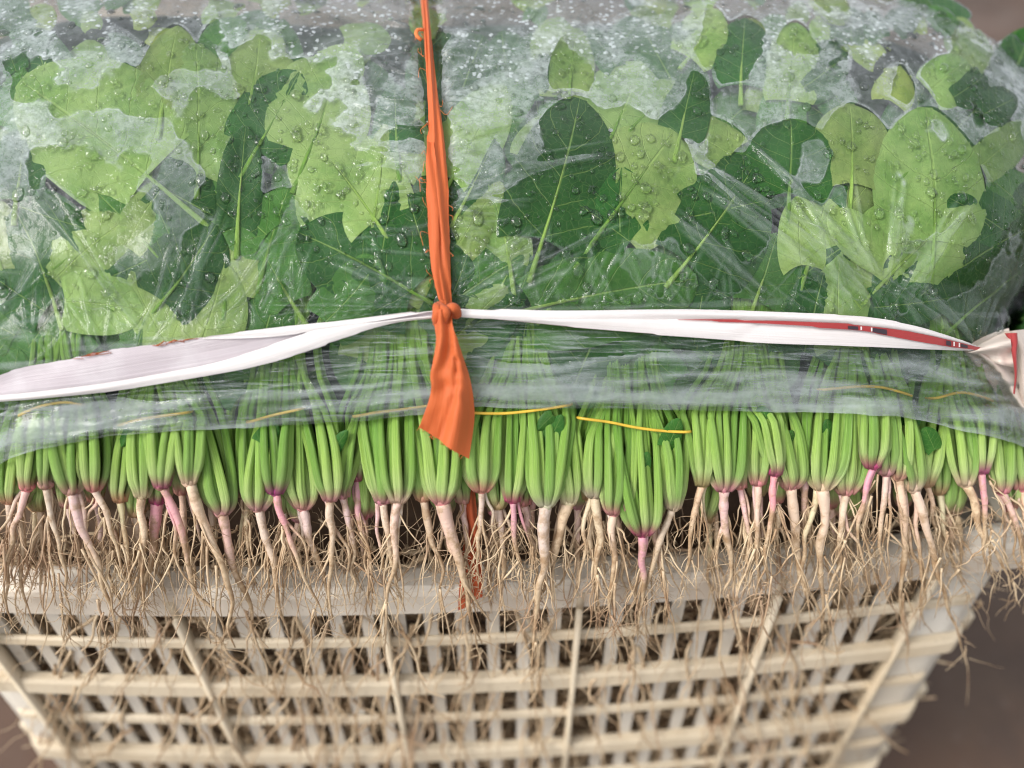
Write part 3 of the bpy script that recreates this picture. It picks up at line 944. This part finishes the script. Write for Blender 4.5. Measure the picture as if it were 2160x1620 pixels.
# ------------------------------------------------------------------ loose roots: tangle on the rim and inside the crate
m = MB()
rr_ = random.Random(5)
for k in range(330):
    x = rr_.uniform(-20, 2090)
    y = rr_.uniform(1050, 1190)
    L = rr_.uniform(40, 170)
    an = rr_.gauss(0, .55)
    o0 = rr_.uniform(-.022, .002)
    w = wander((x, y), (x + math.sin(an) * L, y + math.cos(an) * L), 6, 30, o0, o0 + rr_.uniform(-.002, .010), .004)
    r = rr_.choice((.6, .6, .8, 1.0, 1.6, 2.6))
    m.tube(crom(HL(w), 9), np.linspace(1.2, .6, 9) * r * PXM, 4 if r > 1.2 else 3, cap=False)
for k in range(60):                           # curled hairs over the lip
    x = rr_.uniform(0, 2160)
    y = rr_.uniform(1150, 1260)
    L = rr_.uniform(30, 110)
    an = rr_.gauss(0, 1.0)
    w = wander((x, y), (x + math.sin(an) * L, y + math.cos(an) * L), 6, 40, .002, rr_.uniform(-.004, .006), .005)
    m.tube(crom(HL(w), 10), np.linspace(1.0, .5, 10) * PXM, 3, cap=False)
kind(m.build('root_tangle', M_ROOTLET), 'stuff')

m = MB()
for k in range(3000):                          # seen through the crate's slots
    x = rr_.uniform(XL + .02, XR - .02)
    z = rr_.uniform(-.30, .03)
    y0 = cw(x) + .0105 + abs(rr_.gauss(0, .010))
    an = rr_.gauss(0, .8)
    L = rr_.uniform(.02, .07)
    n = 6
    t = np.linspace(0, 1, n)[:, None]
    P = np.array((x, y0, z)) + t * np.array((math.sin(an) * L, 0, -math.cos(an) * L))
    sd = rr_.random() * 90
    P = P + np.stack([(vnoise(sd + t[:, 0] * 3, sd, 1) - .5) * .02, np.abs(vnoise(sd + t[:, 0] * 3, sd, 2) - .5) * .012, (vnoise(sd + t[:, 0] * 3, sd, 3) - .5) * .012], -1) * t
    P[:, 1] = np.maximum(P[:, 1], cw(P[:, 0]) + .0092)
    m.tube(P, np.linspace(1.2, .5, n) * rr_.choice((.35, .5, .7, 1.0, 1.5)) * .001, 3, cap=False)
bk = [[(x, cw(x) + .034 + .016 * fbm(x * 60, z * 60, 81, 3) + max(0, z) * .35, z) for x in np.linspace(XL + .01, XR - .01, 90)] for z in np.linspace(ZB, .062, 60)]
kind(MB().grid(bk).build('root_mass', mat_simple('muddy_shaded_roots', (.13, .08, .048), .8, .7, 120.0)), 'stuff')  # muddy root backing, the crate's dark interior put into its colour
for k in range(320):                           # ends that poke out through the slots
    x = rr_.uniform(60, 1800)
    y = rr_.uniform(1290, 1600)
    L = rr_.uniform(50, 190)
    an = rr_.gauss(0, .5)
    w = wander((x, y), (x + math.sin(an) * L, y + math.cos(an) * L), 7, 34, -.016, rr_.uniform(-.007, .006), .003)
    m.tube(crom(HL(w), 12), np.linspace(1.3, .5, 12) * rr_.choice((1, 1.5, 2.2, 3.0, 4.0)) * PXM, 4, cap=False)
kind(m.build('crate_roots', M_ROOTLET), 'stuff')

# ------------------------------------------------------------------ rubber bands
BANDS = [([(55, 872), (100, 853), (150, 845), (185, 850)], 'orange yellow rubber band under film round the spinach bunch at the far left end'),
         ([(262, 893), (300, 882), (350, 874), (405, 866)], 'yellow rubber band under film on the bunch with a magenta crown, second from the left'),
         ([(530, 886), (580, 872), (640, 858)], 'short yellow rubber band glimpsed through film on the third bunch from the left'),
         ([(752, 874), (800, 866), (860, 859), (920, 850)], 'yellow rubber band running behind the left edge of the orange cloth tail'),
         ([(985, 866), (1060, 868), (1130, 861), (1198, 850)], 'bare yellow rubber band just right of the orange cloth tail'),
         ([(1222, 878), (1280, 886), (1340, 898), (1400, 905), (1448, 906)], 'bare yellow rubber band slanting down to the right, lowest of all'),
         ([(1725, 818), (1800, 812), (1850, 815), (1905, 832)], 'orange yellow rubber band under film on the bunch with the highest magenta crown'),
         ([(1955, 838), (2010, 828), (2070, 850)], 'rubber band under wrinkled film at the right end near the cream cloth knot')]
for pts, lab in BANDS:
    q = [(pts[0][0] - 6, pts[0][1] + 1, -.004)] + [(x, y, .0095) for x, y in pts] + [(pts[-1][0] + 6, pts[-1][1], -.004)]
    P = crom(HL(q), 40)
    bm_ = MB().tube(P, 2.9 * PXM, 8, .5)
    if pts[0][0] not in (985, 1222):
        stalk_v.append(bm_.v[0]); stalk_f.append(bm_.f)
    o = bm_.build('rubber_band', M_BAND)
    tag(o, lab, 'rubber band', 'rubber bands round the spinach bunches')

# ------------------------------------------------------------------ the clear film
NC, NR = 840, 520
fx = np.linspace(-.36, .349, NC)
vs = np.linspace(.25, .75, 500)
ve = np.zeros(NC)
for j in range(NC):
    pp = S(np.full(500, fx[j]), vs)
    qx, qy = proj(pp)
    e = np.interp(qx, EDGE[:, 0], EDGE[:, 1])
    e = e + 5 * (fbm(qx / 60, qx * 0, 31, 3) - .5)
    k = np.argmax(qy < e)
    ve[j] = vs[k] if k == 0 else np.interp(0, [(e - qy)[k - 1], (e - qy)[k]], [vs[k - 1], vs[k]])
v_far = prof_v_of_y(.26)
rows = np.concatenate([np.linspace(0, 1, NR - 40), np.full(40, 1)])
tail = np.concatenate([np.zeros(NR - 40), np.linspace(0, 1, 41)[1:]])
VV = ve[None, :] + (v_far - ve[None, :]) * rows[:, None] + (1 - v_far) * tail[:, None]
G = S(np.broadcast_to(fx[None, :], VV.shape), VV)
PX, PY = proj(G)
dU = np.gradient(G, axis=1); dV = np.gradient(G, axis=0)
NN = np.cross(dU, dV); NN /= np.linalg.norm(NN, axis=2)[..., None] + 1e-9
flip = (NN * (CAMn - G)).sum(-1) < 0
if flip[NR // 4].mean() > .5:
    NN = -NN
low = sstep(590, 720, PY)
disp = .0060 + .0034 * low + .0024 * (fbm(PX / 170, PY / 170, 41, 3) - .5) * 2 * (1 - low * .5)


def crease(x0, y0, x1, y1, wd, h):
    dx, dy = x1 - x0, y1 - y0
    L = math.hypot(dx, dy)
    sx, sy = (PX - x0), (PY - y0)
    t = (sx * dx + sy * dy) / L / L
    m = (t > -.05) & (t < 1.05) & (np.abs(sx * dy - sy * dx) / L < 4 * wd + 14)
    tt = t[m]
    dd = (sx[m] * dy - sy[m] * dx) / L + 7 * (vnoise(tt * L / 70, np.full(tt.shape, x0 + y0), 17) - .5)
    disp[m] += h * np.exp(-(dd / wd) ** 2) * np.clip(np.minimum(tt, 1 - tt) * 5, 0, 1)
    return m, np.exp(-(dd / wd) ** 2) * np.clip(np.minimum(tt, 1 - tt) * 5, 0, 1)


streak = np.zeros_like(PX)
rc = random.Random(3)
for x0, y0, x1, y1 in [(1430, 320, 1900, 650), (1460, 400, 1760, 600), (1400, 460, 1640, 640), (1560, 300, 1880, 610), (1440, 350, 1700, 560), (1840, 640, 1760, 400), (1850, 640, 1900, 380),
                       (1860, 640, 2030, 430), (1830, 650, 1640, 400), (960, 640, 1330, 470), (960, 650, 1240, 560), (960, 630, 1180, 520), (960, 600, 1130, 490), (960, 660, 1500, 650),
                       (920, 640, 700, 560), (920, 650, 560, 640), (360, 720, 480, 440), (330, 720, 90, 430), (420, 700, 640, 470), (300, 740, 380, 520), (100, 560, 0, 700), (1010, 380, 1290, 340),
                       (945, 440, 1130, 370), (2030, 740, 1900, 560), (2030, 735, 2140, 560), (2000, 720, 1830, 560), (560, 660, 640, 470), (470, 690, 600, 520), (1780, 650, 1700, 470), (1890, 640, 1980, 500)]:
    m_, a_ = crease(x0, y0, x1, y1, rc.uniform(4, 8), rc.uniform(.0016, .0030))
    streak[m_] = np.maximum(streak[m_], a_ * .34)
    for k in range(2):
        j = [rc.uniform(-40, 40) for _ in range(4)]
        m_, a_ = crease(x0 + j[0] * .5, y0 + j[1] * .5, x1 + j[2], y1 + j[3], rc.uniform(2.2, 4.2), rc.uniform(.0008, .0018))
        streak[m_] = np.maximum(streak[m_], a_ * .25)
for k in range(110):                           # puckers along the orange strip
    y = rc.uniform(0, 640)
    sgn = rc.choice((-1, 1))
    x = np.interp(y, [0, 320, 650], [895, 924, 944]) + sgn * 14
    L = rc.uniform(50, 230)
    m_, a_ = crease(x, y, x + sgn * L, y + rc.uniform(-.42, .2) * L + (30 if y > 400 else 0), rc.uniform(2.2, 4.2), rc.uniform(.0006, .0018))
    streak[m_] = np.maximum(streak[m_], a_ * .2)
for k in range(110):                           # short folds running up from the white strip
    x = rc.uniform(0, 2100)
    yt = np.interp(x, [0, 300, 915, 1440, 1800, 2040], [790, 730, 655, 655, 668, 735])
    an = rc.gauss(0, .5) + np.interp(x, [0, 940, 1880, 2160], [-.3, .2, -.2, .4])
    L = rc.uniform(50, 200)
    m_, a_ = crease(x, yt, x + math.sin(an) * L, yt - math.cos(an) * L, rc.uniform(2.2, 4.2), rc.uniform(.0006, .0018))
    streak[m_] = np.maximum(streak[m_], a_ * .2)
for k in range(95):                            # long sideways folds of the hem
    x = rc.uniform(-200, 2000)
    L = rc.uniform(200, 900)
    f = rc.random()

    def hy(xx, f=f):
        top = np.interp(xx, [0, 300, 915, 1440, 1800, 2040, 2160], [840, 810, 676, 710, 728, 742, 780])
        return top + (np.interp(xx, EDGE[:, 0], EDGE[:, 1]) - top) * f
    m_, a_ = crease(x, hy(x), x + L, hy(x + L) + rc.uniform(-14, 14), rc.uniform(2.5, 6), rc.uniform(.0005, .0016))
    streak[m_] = np.maximum(streak[m_], a_ * rc.uniform(.3, .8))
eg = np.interp(PX, EDGE[:, 0], EDGE[:, 1])
hem = sstep(90, 20, eg - PY)
cloud = fbm(PX / 260, PY / 22 + .04 * PX / 22, 51, 4)
streak = np.maximum(streak, low * (.0 + .60 * sstep(.52, .68, cloud)))
streak = np.maximum(streak, hem * (.05 + .42 * sstep(.35, .6, fbm(PX / 200, PY / 14, 55, 3))))
tw = np.interp(PX, [0, 915, 1440, 2040], [815, 665, 685, 738])
disp -= .0022 * np.exp(-((PY - tw) / 22) ** 2)
ox = np.interp(PY, [-400, 0, 320, 650], [850, 895, 924, 944])
disp -= .0045 * np.exp(-((PX - ox) / 26) ** 2) * sstep(690, 640, PY)
wet_haze = np.interp(PY, [-100, 60, 200, 400, 560, 680, 760], [1, 1, .85, .52, .22, .10, .06])  # condensation plus painted haze of the reflected sky, stronger towards the top
wet_haze = np.clip(wet_haze + .35 * (fbm(PX / 300, PY / 300, 71, 2) - .5), 0, 1)
# drape: the film never dips below a leaf, and knows how far the leaf is
LB = BVHTree.FromPolygons([Vector(p) for p in np.vstack(leaf_v)], leaf_f)
_o = np.cumsum([0] + [len(v) for v in stalk_v])
SB = BVHTree.FromPolygons([Vector(p) for p in np.vstack(stalk_v)], [tuple(q + int(o) for q in f) for fs, o in zip(stalk_f, _o) for f in fs if len(f) == 4])
lift = np.zeros_like(disp)
for i in range(0, NR - 40, 2):
    for j in range(0, NC, 2):
        if -150 < PX[i, j] < 2300 and PY[i, j] > 560:
            n = NN[i, j]
            hit, hn, hi, hd = SB.ray_cast(Vector(G[i, j] + n * .03), Vector(-n), .045)
            if hit is not None:
                lift[i:i + 2, j:j + 2] = max(0, .030 - hd + .0006 - disp[i, j])
def boxmax(a, r, ax):
    return np.max([np.roll(a, k, ax) for k in range(-r, r + 1)], axis=0)
def boxavg(a, r, ax):
    return np.mean([np.roll(a, k, ax) for k in range(-r, r + 1)], axis=0)
lift = np.minimum(lift, .012)
lift = boxavg(boxavg(boxmax(boxmax(lift, 9, 1), 6, 0), 9, 1), 5, 0)
disp += lift
gap = np.full(PX.shape, 12.0)
vis = (PX > -120) & (PX < 2280) & (PY > -60) & (rows[:, None] < 1)
for i in range(NR - 40):
    for j in range(NC):
        if not vis[i, j]:
            continue
        n = NN[i, j]; p = G[i, j]
        s = .014
        hit, hn, hi, hd = LB.ray_cast(Vector(p + n * s), Vector(-n), .030)
        if hit is not None:
            h = s - hd                          # leaf height above the heap's surface
            gp = disp[i, j] - h
            if gp < .0005:
                disp[i, j] = h + .0005
                gp = .0005
            gap[i, j] = gp * 1000
FG = G + NN * disp[..., None]
film = thing('plastic_film', 'clear crinkled plastic film wrapped over the spinach leaves, beaded with water', 'plastic film', (0, .16, .15))
fm = MB()
fm.v = [FG.reshape(-1, 3)]
gap = np.minimum(gap, 7.0)
for _k in range(2):
    gap = boxavg(boxavg(gap, 1, 0), 1, 1)
fm.q = [np.stack([gap, streak, wet_haze], -1).reshape(-1, 3)]
idx = np.arange(NR * NC).reshape(NR, NC)
fm.f = np.stack([idx[:-1, :-1], idx[:-1, 1:], idx[1:, 1:], idx[1:, :-1]], -1).reshape(-1, 4).tolist()
fm.n = NR * NC
fo = fm.build('sheet', M_FILM, film)
at = fo.data.attributes.new('hem', 'FLOAT', 'POINT')
at.data.foreach_set('value', (sstep(-40, 30, PY - np.interp(PX, [0, 915, 1440, 2040], [815, 665, 685, 738]))).astype(np.float32).ravel())

# second layer: the rolled hem along the film's free edge
HR = 14
hem_q, hem_v = [], []
for i in range(HR):
    t = i / (HR - 1)
    r = np.minimum((t * np.interp(PX[0], [0, 500, 900, 1500, 1900, 2160], [34, 29, 39, 44, 52, 57]) * (1 + .5 * (fbm(PX[0] / 180, PX[0] * 0, 61, 2) - .5))).astype(int), NR - 60)
    jj = np.arange(NC)
    hem_v.append(G[r, jj] + NN[r, jj] * (disp[r, jj] + .0006 + .0010 * math.sin(math.pi * t))[:, None])
    hem_q.append(np.stack([np.full(NC, .5), .04 + .70 * sstep(.46, .66, fbm(PX[0] / 240, np.full(NC, i * .5), 65, 3)), np.zeros(NC)], -1))
MB().grid(np.array(hem_v), np.array(hem_q)).build('hem', M_FILM, film)

# water beads
dm = MB()
rd = np.random.default_rng(12)
ca, sa = np.cos(np.linspace(0, 2 * math.pi, 10, endpoint=False)), np.sin(np.linspace(0, 2 * math.pi, 10, endpoint=False))
FI = np.argwhere(vis & (PY < 700))
for k in range(7000):
    i, j = FI[rd.integers(len(FI))]
    small = k > 3800
    if not small and gap[i, j] > 3.2 and rd.random() < .7:
        continue
    if small and PY[i, j] > 260 and rd.random() < .6:
        continue
    r = (rd.lognormal(1.42, .50) if not small else rd.uniform(1.2, 2.6)) * PXM
    r = min(r, 12 * PXM)
    p = FG[i, j] + NN[i, j] * .0001
    n = NN[i, j]
    u = dU[i, j] / np.linalg.norm(dU[i, j]); w = np.cross(n, u)
    el = rd.uniform(1.0, 1.55); an = rd.normal(0, .5)
    vs_ = []
    wob = 1 + .14 * (rd.random(10) - .5)
    for hgt, rad in ((0, 1.0), (.22, .92), (.40, .66), (.5, .3)):
        for c, s, wb in zip(ca, sa, wob):
            a, b = c * rad * wb, s * rad * el * wb
            vs_.append(p + r * (u * (a * math.cos(an) - b * math.sin(an)) + w * (a * math.sin(an) + b * math.cos(an)) + n * hgt))
    vs_.append(p + n * r * .53)
    fs = [(q * 10 + z, q * 10 + (z + 1) % 10, q * 10 + 10 + (z + 1) % 10, q * 10 + 10 + z) for q in range(3) for z in range(10)]
    fs += [(30 + z, 30 + (z + 1) % 10, 40) for z in range(10)]
    fs = [f[::-1] for f in fs] if np.dot(np.cross(u, w), n) < 0 else fs
    dm.add(vs_, fs)
kind(dm.build('water_drops', M_DROP, film), 'stuff')


# ------------------------------------------------------------------ cloth strips
def loft(A, B, n, m, off, fold=0.0, folds=3, seed=0, fall=None, fray=0.0):
    """sheet between two picture-plane edge lines laid on the heap; returns an MB with q=(s, t, 0)"""
    A = crom(A, n); B = crom(B, n)
    P = np.zeros((n, m, 3)); Q = np.zeros((n, m, 3))
    for i in range(n):
        for j in range(m):
            s = j / (m - 1); t = i / (n - 1)
            e = fray * (random.random() - .5) * ((s == 0) - (s == 1))
            p = A[i] + (B[i] - A[i]) * (s + e)
            o = off + fold * math.sin(math.pi * 2 * folds * s + 5 * vnoise(t * 2.0, seed, 2) * 2) * (.5 + vnoise(t * 6, seed + s * 2, 3)) + fold * 1.6 * (fbm(s * 3 + seed, t * n / 7, 5, 2) - .5)
            if fall is not None:
                o += fall(s, t)
            P[i, j] = H(p[0], p[1], o)
            Q[i, j] = (s, t, 0)
    return MB().grid(P, Q)


strip = thing('cloth_strip', 'orange cloth strip running up the heap, knotted over the white strip with a hanging tail', 'cloth strip', H(940, 665))
EL = [(878, -60), (886, 0), (893, 80), (899, 150), (904, 220), (906, 285), (903, 310), (904, 400), (905, 480), (911, 560), (924, 615), (932, 660)]
ER = [(894, -60), (902, 0), (909, 80), (917, 150), (926, 220), (936, 285), (942, 340), (947, 400), (949, 480), (951, 560), (953, 615), (956, 660)]
bow = lambda s, t: .003 * math.sin(math.pi * s)
loft(EL, ER, 70, 15, .0085, .0009, 2, 1, bow, .04).build('upper_length', M_ORANGE, strip)
loft([(905, 318), (902, 380), (905, 470), (911, 560), (927, 630)], [(918, 318), (924, 380), (928, 470), (930, 560), (940, 630)], 30, 6, .0125, .0005, 1, 2, None, .1).build('folded_edge', M_ORANGE, strip)
TLE = [(914, 655), (919, 690), (923, 720), (917, 760), (912, 785), (914, 810), (908, 840), (897, 870), (889, 892)]
TRE = [(958, 655), (957, 690), (968, 720), (982, 760), (990, 785), (996, 810), (1000, 840), (1001, 880), (990, 958)]
tl = loft(TLE, TRE, 46, 17, .0185, .0022, 1.4, 3, lambda s, t: .003 * math.sin(math.pi * s) - .0015 * max(0, 1 - abs(s - .62 + .5 * (t - .6)) * 9) * (t > .35) * 2.6)
tl.build('tail', M_ORANGE, strip)
loft([(984, 940), (984, 965), (988, 1000), (984, 1060), (982, 1120), (972, 1190), (966, 1290)], [(992, 940), (995, 965), (998, 1000), (1004, 1060), (1010, 1120), (1016, 1190), (1018, 1262)], 40, 9,
     -.001, .0012, 1, 4, lambda s, t: .010 * math.exp(-(t / .12) ** 2)).build('lower_length', M_RUST, strip)
# knot: two wraps round the white strip
for q, rad in (([(916, 652, .011), (922, 648, .017), (926, 664, .021), (922, 682, .018), (918, 688, .011)], 8), ([(940, 655, .018), (954, 652, .020), (962, 660, .019), (964, 672, .014)], 10),
               ([(925, 640, .013), (938, 655, .021), (942, 668, .022), (934, 688, .019)], 9)):
    MB().tube(crom(HL(q), 16), crom(np.array([[.5], [1], [1.05], [1], [.6]])[:len(q)] * rad * PXM, 16)[:, 0], 10, .6, ridge=.10, rn=4).build('knot', M_ORANGE, strip)
th = MB()
for k in range(22):
    y = random.uniform(40, 640)
    lft = random.random() < .7
    x = np.interp(y, [p[1] for p in (EL if lft else ER)], [p[0] for p in (EL if lft else ER)])
    L = random.uniform(8, 34) * (-1 if lft else 1)
    th.tube(crom(HL([(x, y, .0095), (x + L * .5, y + random.uniform(-14, 14), .011), (x + L * random.uniform(.2, 1), y + random.uniform(-26, 30), .0085)]), 8), .55 * PXM, 3, cap=False)
for k in range(26):
    t = random.random()
    x, y = 889 + (990 - 889) * t, 892 + (958 - 892) * t
    th.tube(crom(HL([(x, y - 3, .0145), (x - random.uniform(0, 5), y + 3, .0145), (x - random.uniform(0, 8), y + random.uniform(5, 11), .013)]), 5), .5 * PXM, 3, cap=False)
for (x, y, r) in ((882, 100, 8), (910, 382, 6)):
    th.tube(crom(HL([(x + 14, y - 12, .010), (x, y - 8, .012), (x - 2, y + 2, .012), (x + 8, y + 8, .010)]), 8), r * .55 * PXM, 6, .5)
kind(th.build('threads', M_THREAD, strip), 'stuff')

white = thing('white_cloth_strip', 'white cloth strip stretched sideways over the film, red in its right fold', 'cloth strip', H(1080, 670))
WT = [(-60, 812), (0, 796), (60, 774), (150, 757), (250, 737), (330, 727), (450, 711), (600, 693), (720, 680), (850, 664), (922, 656)]
WB = [(-60, 846), (0, 843), (100, 836), (250, 821), (400, 797), (550, 769), (650, 741), (720, 718), (800, 694), (860, 681), (922, 675)]
WF = [(-60, 838), (0, 830), (100, 821), (250, 802), (380, 779), (480, 758), (580, 728), (660, 703), (740, 690), (850, 676), (922, 669)]
loft(WT, WB, 80, 9, .0125, .0006, 1, 6, None, .03).build('inner_face', M_LILAC, white)
loft(WF, WB, 80, 8, .0143, .0003, 1, 7, lambda s, t: .0016 * math.sin(math.pi * s)).build('folded_flap', M_WHITE, white)
loft([(440, 713), (520, 703), (600, 693), (720, 680), (850, 664), (922, 656)], [(440, 716), (520, 715), (600, 710), (720, 694), (850, 672), (922, 660)], 40, 5, .0140, .0003, 1, 8).build('folded_flap', M_WHITE, white)
RTP = [(955, 652), (1080, 657), (1200, 660), (1440, 657), (1600, 662), (1720, 666), (1810, 671), (1900, 686), (1980, 711), (2040, 738)]
RBT = [(955, 669), (1080, 681), (1200, 693), (1350, 705), (1440, 711), (1600, 722), (1750, 727), (1850, 731), (1960, 737), (2040, 741)]
loft(RTP, RBT, 80, 7, .0120, .0004, 1, 9).build('inner_face', M_RED, white)
RM = [(955, 668), (1080, 676), (1200, 682), (1350, 683), (1440, 684), (1600, 692), (1700, 697), (1800, 703), (1900, 722), (1980, 733), (2040, 740)]
RU = [(955, 660), (1080, 667), (1200, 672), (1350, 675), (1440, 677), (1600, 678), (1700, 681), (1800, 687), (1900, 700), (1980, 719), (2040, 738)]
RU2 = [(955, 672), (1080, 680), (1200, 684), (1350, 681), (1440, 678), (1600, 679), (1700, 682), (1800, 687), (1900, 700), (1980, 719), (2040, 738)]
loft(RTP, RU2, 80, 7, .0136, .0003, 1, 10, lambda s, t: .0014 * math.sin(math.pi * s), .02).build('folded_flap', M_WHITE, white)
loft(RU, RBT, 80, 8, .0128, .0002, 1, 11, lambda s, t: .0016 * math.sin(math.pi * s) - (.0018 * (1 - s) if t > .5 else 0)).build('folded_flap', M_WHITE, white)
loft([(1420, 679), (1560, 679), (1700, 682), (1800, 687), (1900, 700), (1980, 719), (2038, 737)], [(1420, 680), (1560, 684), (1700, 691), (1800, 698), (1900, 717), (1980, 732), (2038, 741)], 50, 5, .0146, 0, 1, 12).build('printed_band', M_RED, white)
f1 = lambda x: np.interp(x, [1700, 1800, 1900, 1980, 2038], [683, 688, 701, 720, 737])
f2 = lambda x: np.interp(x, [1700, 1800, 1900, 1980, 2038], [690, 697, 716, 731, 740])
for x0, x1 in ((1768, 1788), (1818, 1846), (1962, 1972), (1990, 2004)):
    MB().grid(np.array([[H(x0, f1(x0) + 1, .0150), H(x1, f1(x1) + 1, .0150)], [H(x0, f2(x0) - 1, .0150), H(x1, f2(x1) - 1, .0150)]])).build('print_mark', M_BLACK, white)
for x in (1793, 1814, 1975, 1986):
    MB().grid(np.array([[H(x, f1(x) + 1, .0152), H(x + 3, f1(x) + 1, .0152)], [H(x, f2(x) - 1, .0152), H(x + 3, f2(x) - 1, .0152)]])).build('print_mark', M_WHITE, white)
rt = MB()
for x0, n in ((170, 10), (335, 12)):
    for k in range(n):
        x = x0 + random.uniform(0, 80 if x0 > 300 else 60)
        y = np.interp(x, [p[0] for p in WT], [p[1] for p in WT])
        rt.tube(crom(HL([(x, y + 1, .0135), (x + 12, y - random.uniform(-3, 5), .0145), (x + random.uniform(15, 34), y + random.uniform(-6, 2), .0135)]), 7), .8 * PXM, 3, cap=False)
kind(rt.build('threads', mat_simple('rust_thread', (.42, .10, .03), .8, .3), white), 'stuff')

# cream cloth knot tied to the crate's handle on the right
knot = thing('cloth_knot', 'cream cloth knot with a red stripe, tied at the right end of the white strip', 'cloth knot', np.array(CAM + ray(2110, 780) * .50))


def cl(A, B, n, m, d0, amp, sd, name, mat, dd=0.0):
    A = crom(A, n); B = crom(B, n)
    P = np.zeros((n, m, 3)); Q = np.zeros((n, m, 3))
    for i in range(n):
        for j in range(m):
            s, t = j / (m - 1), i / (n - 1)
            p = A[i] + (B[i] - A[i]) * s
            dep = d0 + dd * t - amp * math.sin(math.pi * s) * 1.5 - amp * .5 * math.sin(s * 11 + sd + 2 * t) - amp * .6 * (fbm(s * 3 + sd, t * 3, 7, 2) - .5)
            P[i, j] = np.array(CAM + ray(p[0], p[1]) * dep); Q[i, j] = (s, t, 0)
    return MB().grid(P, Q).build(name, mat, knot)


cl([(2030, 738), (2058, 770), (2082, 800), (2108, 838), (2150, 890), (2200, 960)], [(2050, 728), (2098, 742), (2132, 760), (2160, 800), (2200, 880), (2260, 960)], 26, 16, .452, .006, 1, 'hanging_end', M_CREAM, .02)
cl([(2034, 738), (2060, 718), (2100, 700), (2128, 692)], [(2050, 748), (2082, 760), (2112, 770), (2140, 775)], 22, 14, .450, .008, 2, 'wrap', M_CREAM)
cl([(2098, 702), (2120, 740), (2130, 780), (2140, 850), (2160, 920)], [(2200, 690), (2230, 740), (2240, 800), (2250, 850), (2260, 920)], 22, 16, .458, .008, 4, 'wrap', M_CREAM, .01)
cl([(2119, 703), (2128, 720), (2134, 745), (2140, 790), (2137, 830)], [(2146, 702), (2147, 722), (2145, 745), (2146, 790), (2141, 832)], 20, 6, .442, .003, 5, 'red_stripe', M_RED)
print('tris', sum(len(p.vertices) - 2 for o in bpy.data.objects if o.type == 'MESH' for p in o.data.polygons), 'objects', len(bpy.data.objects))
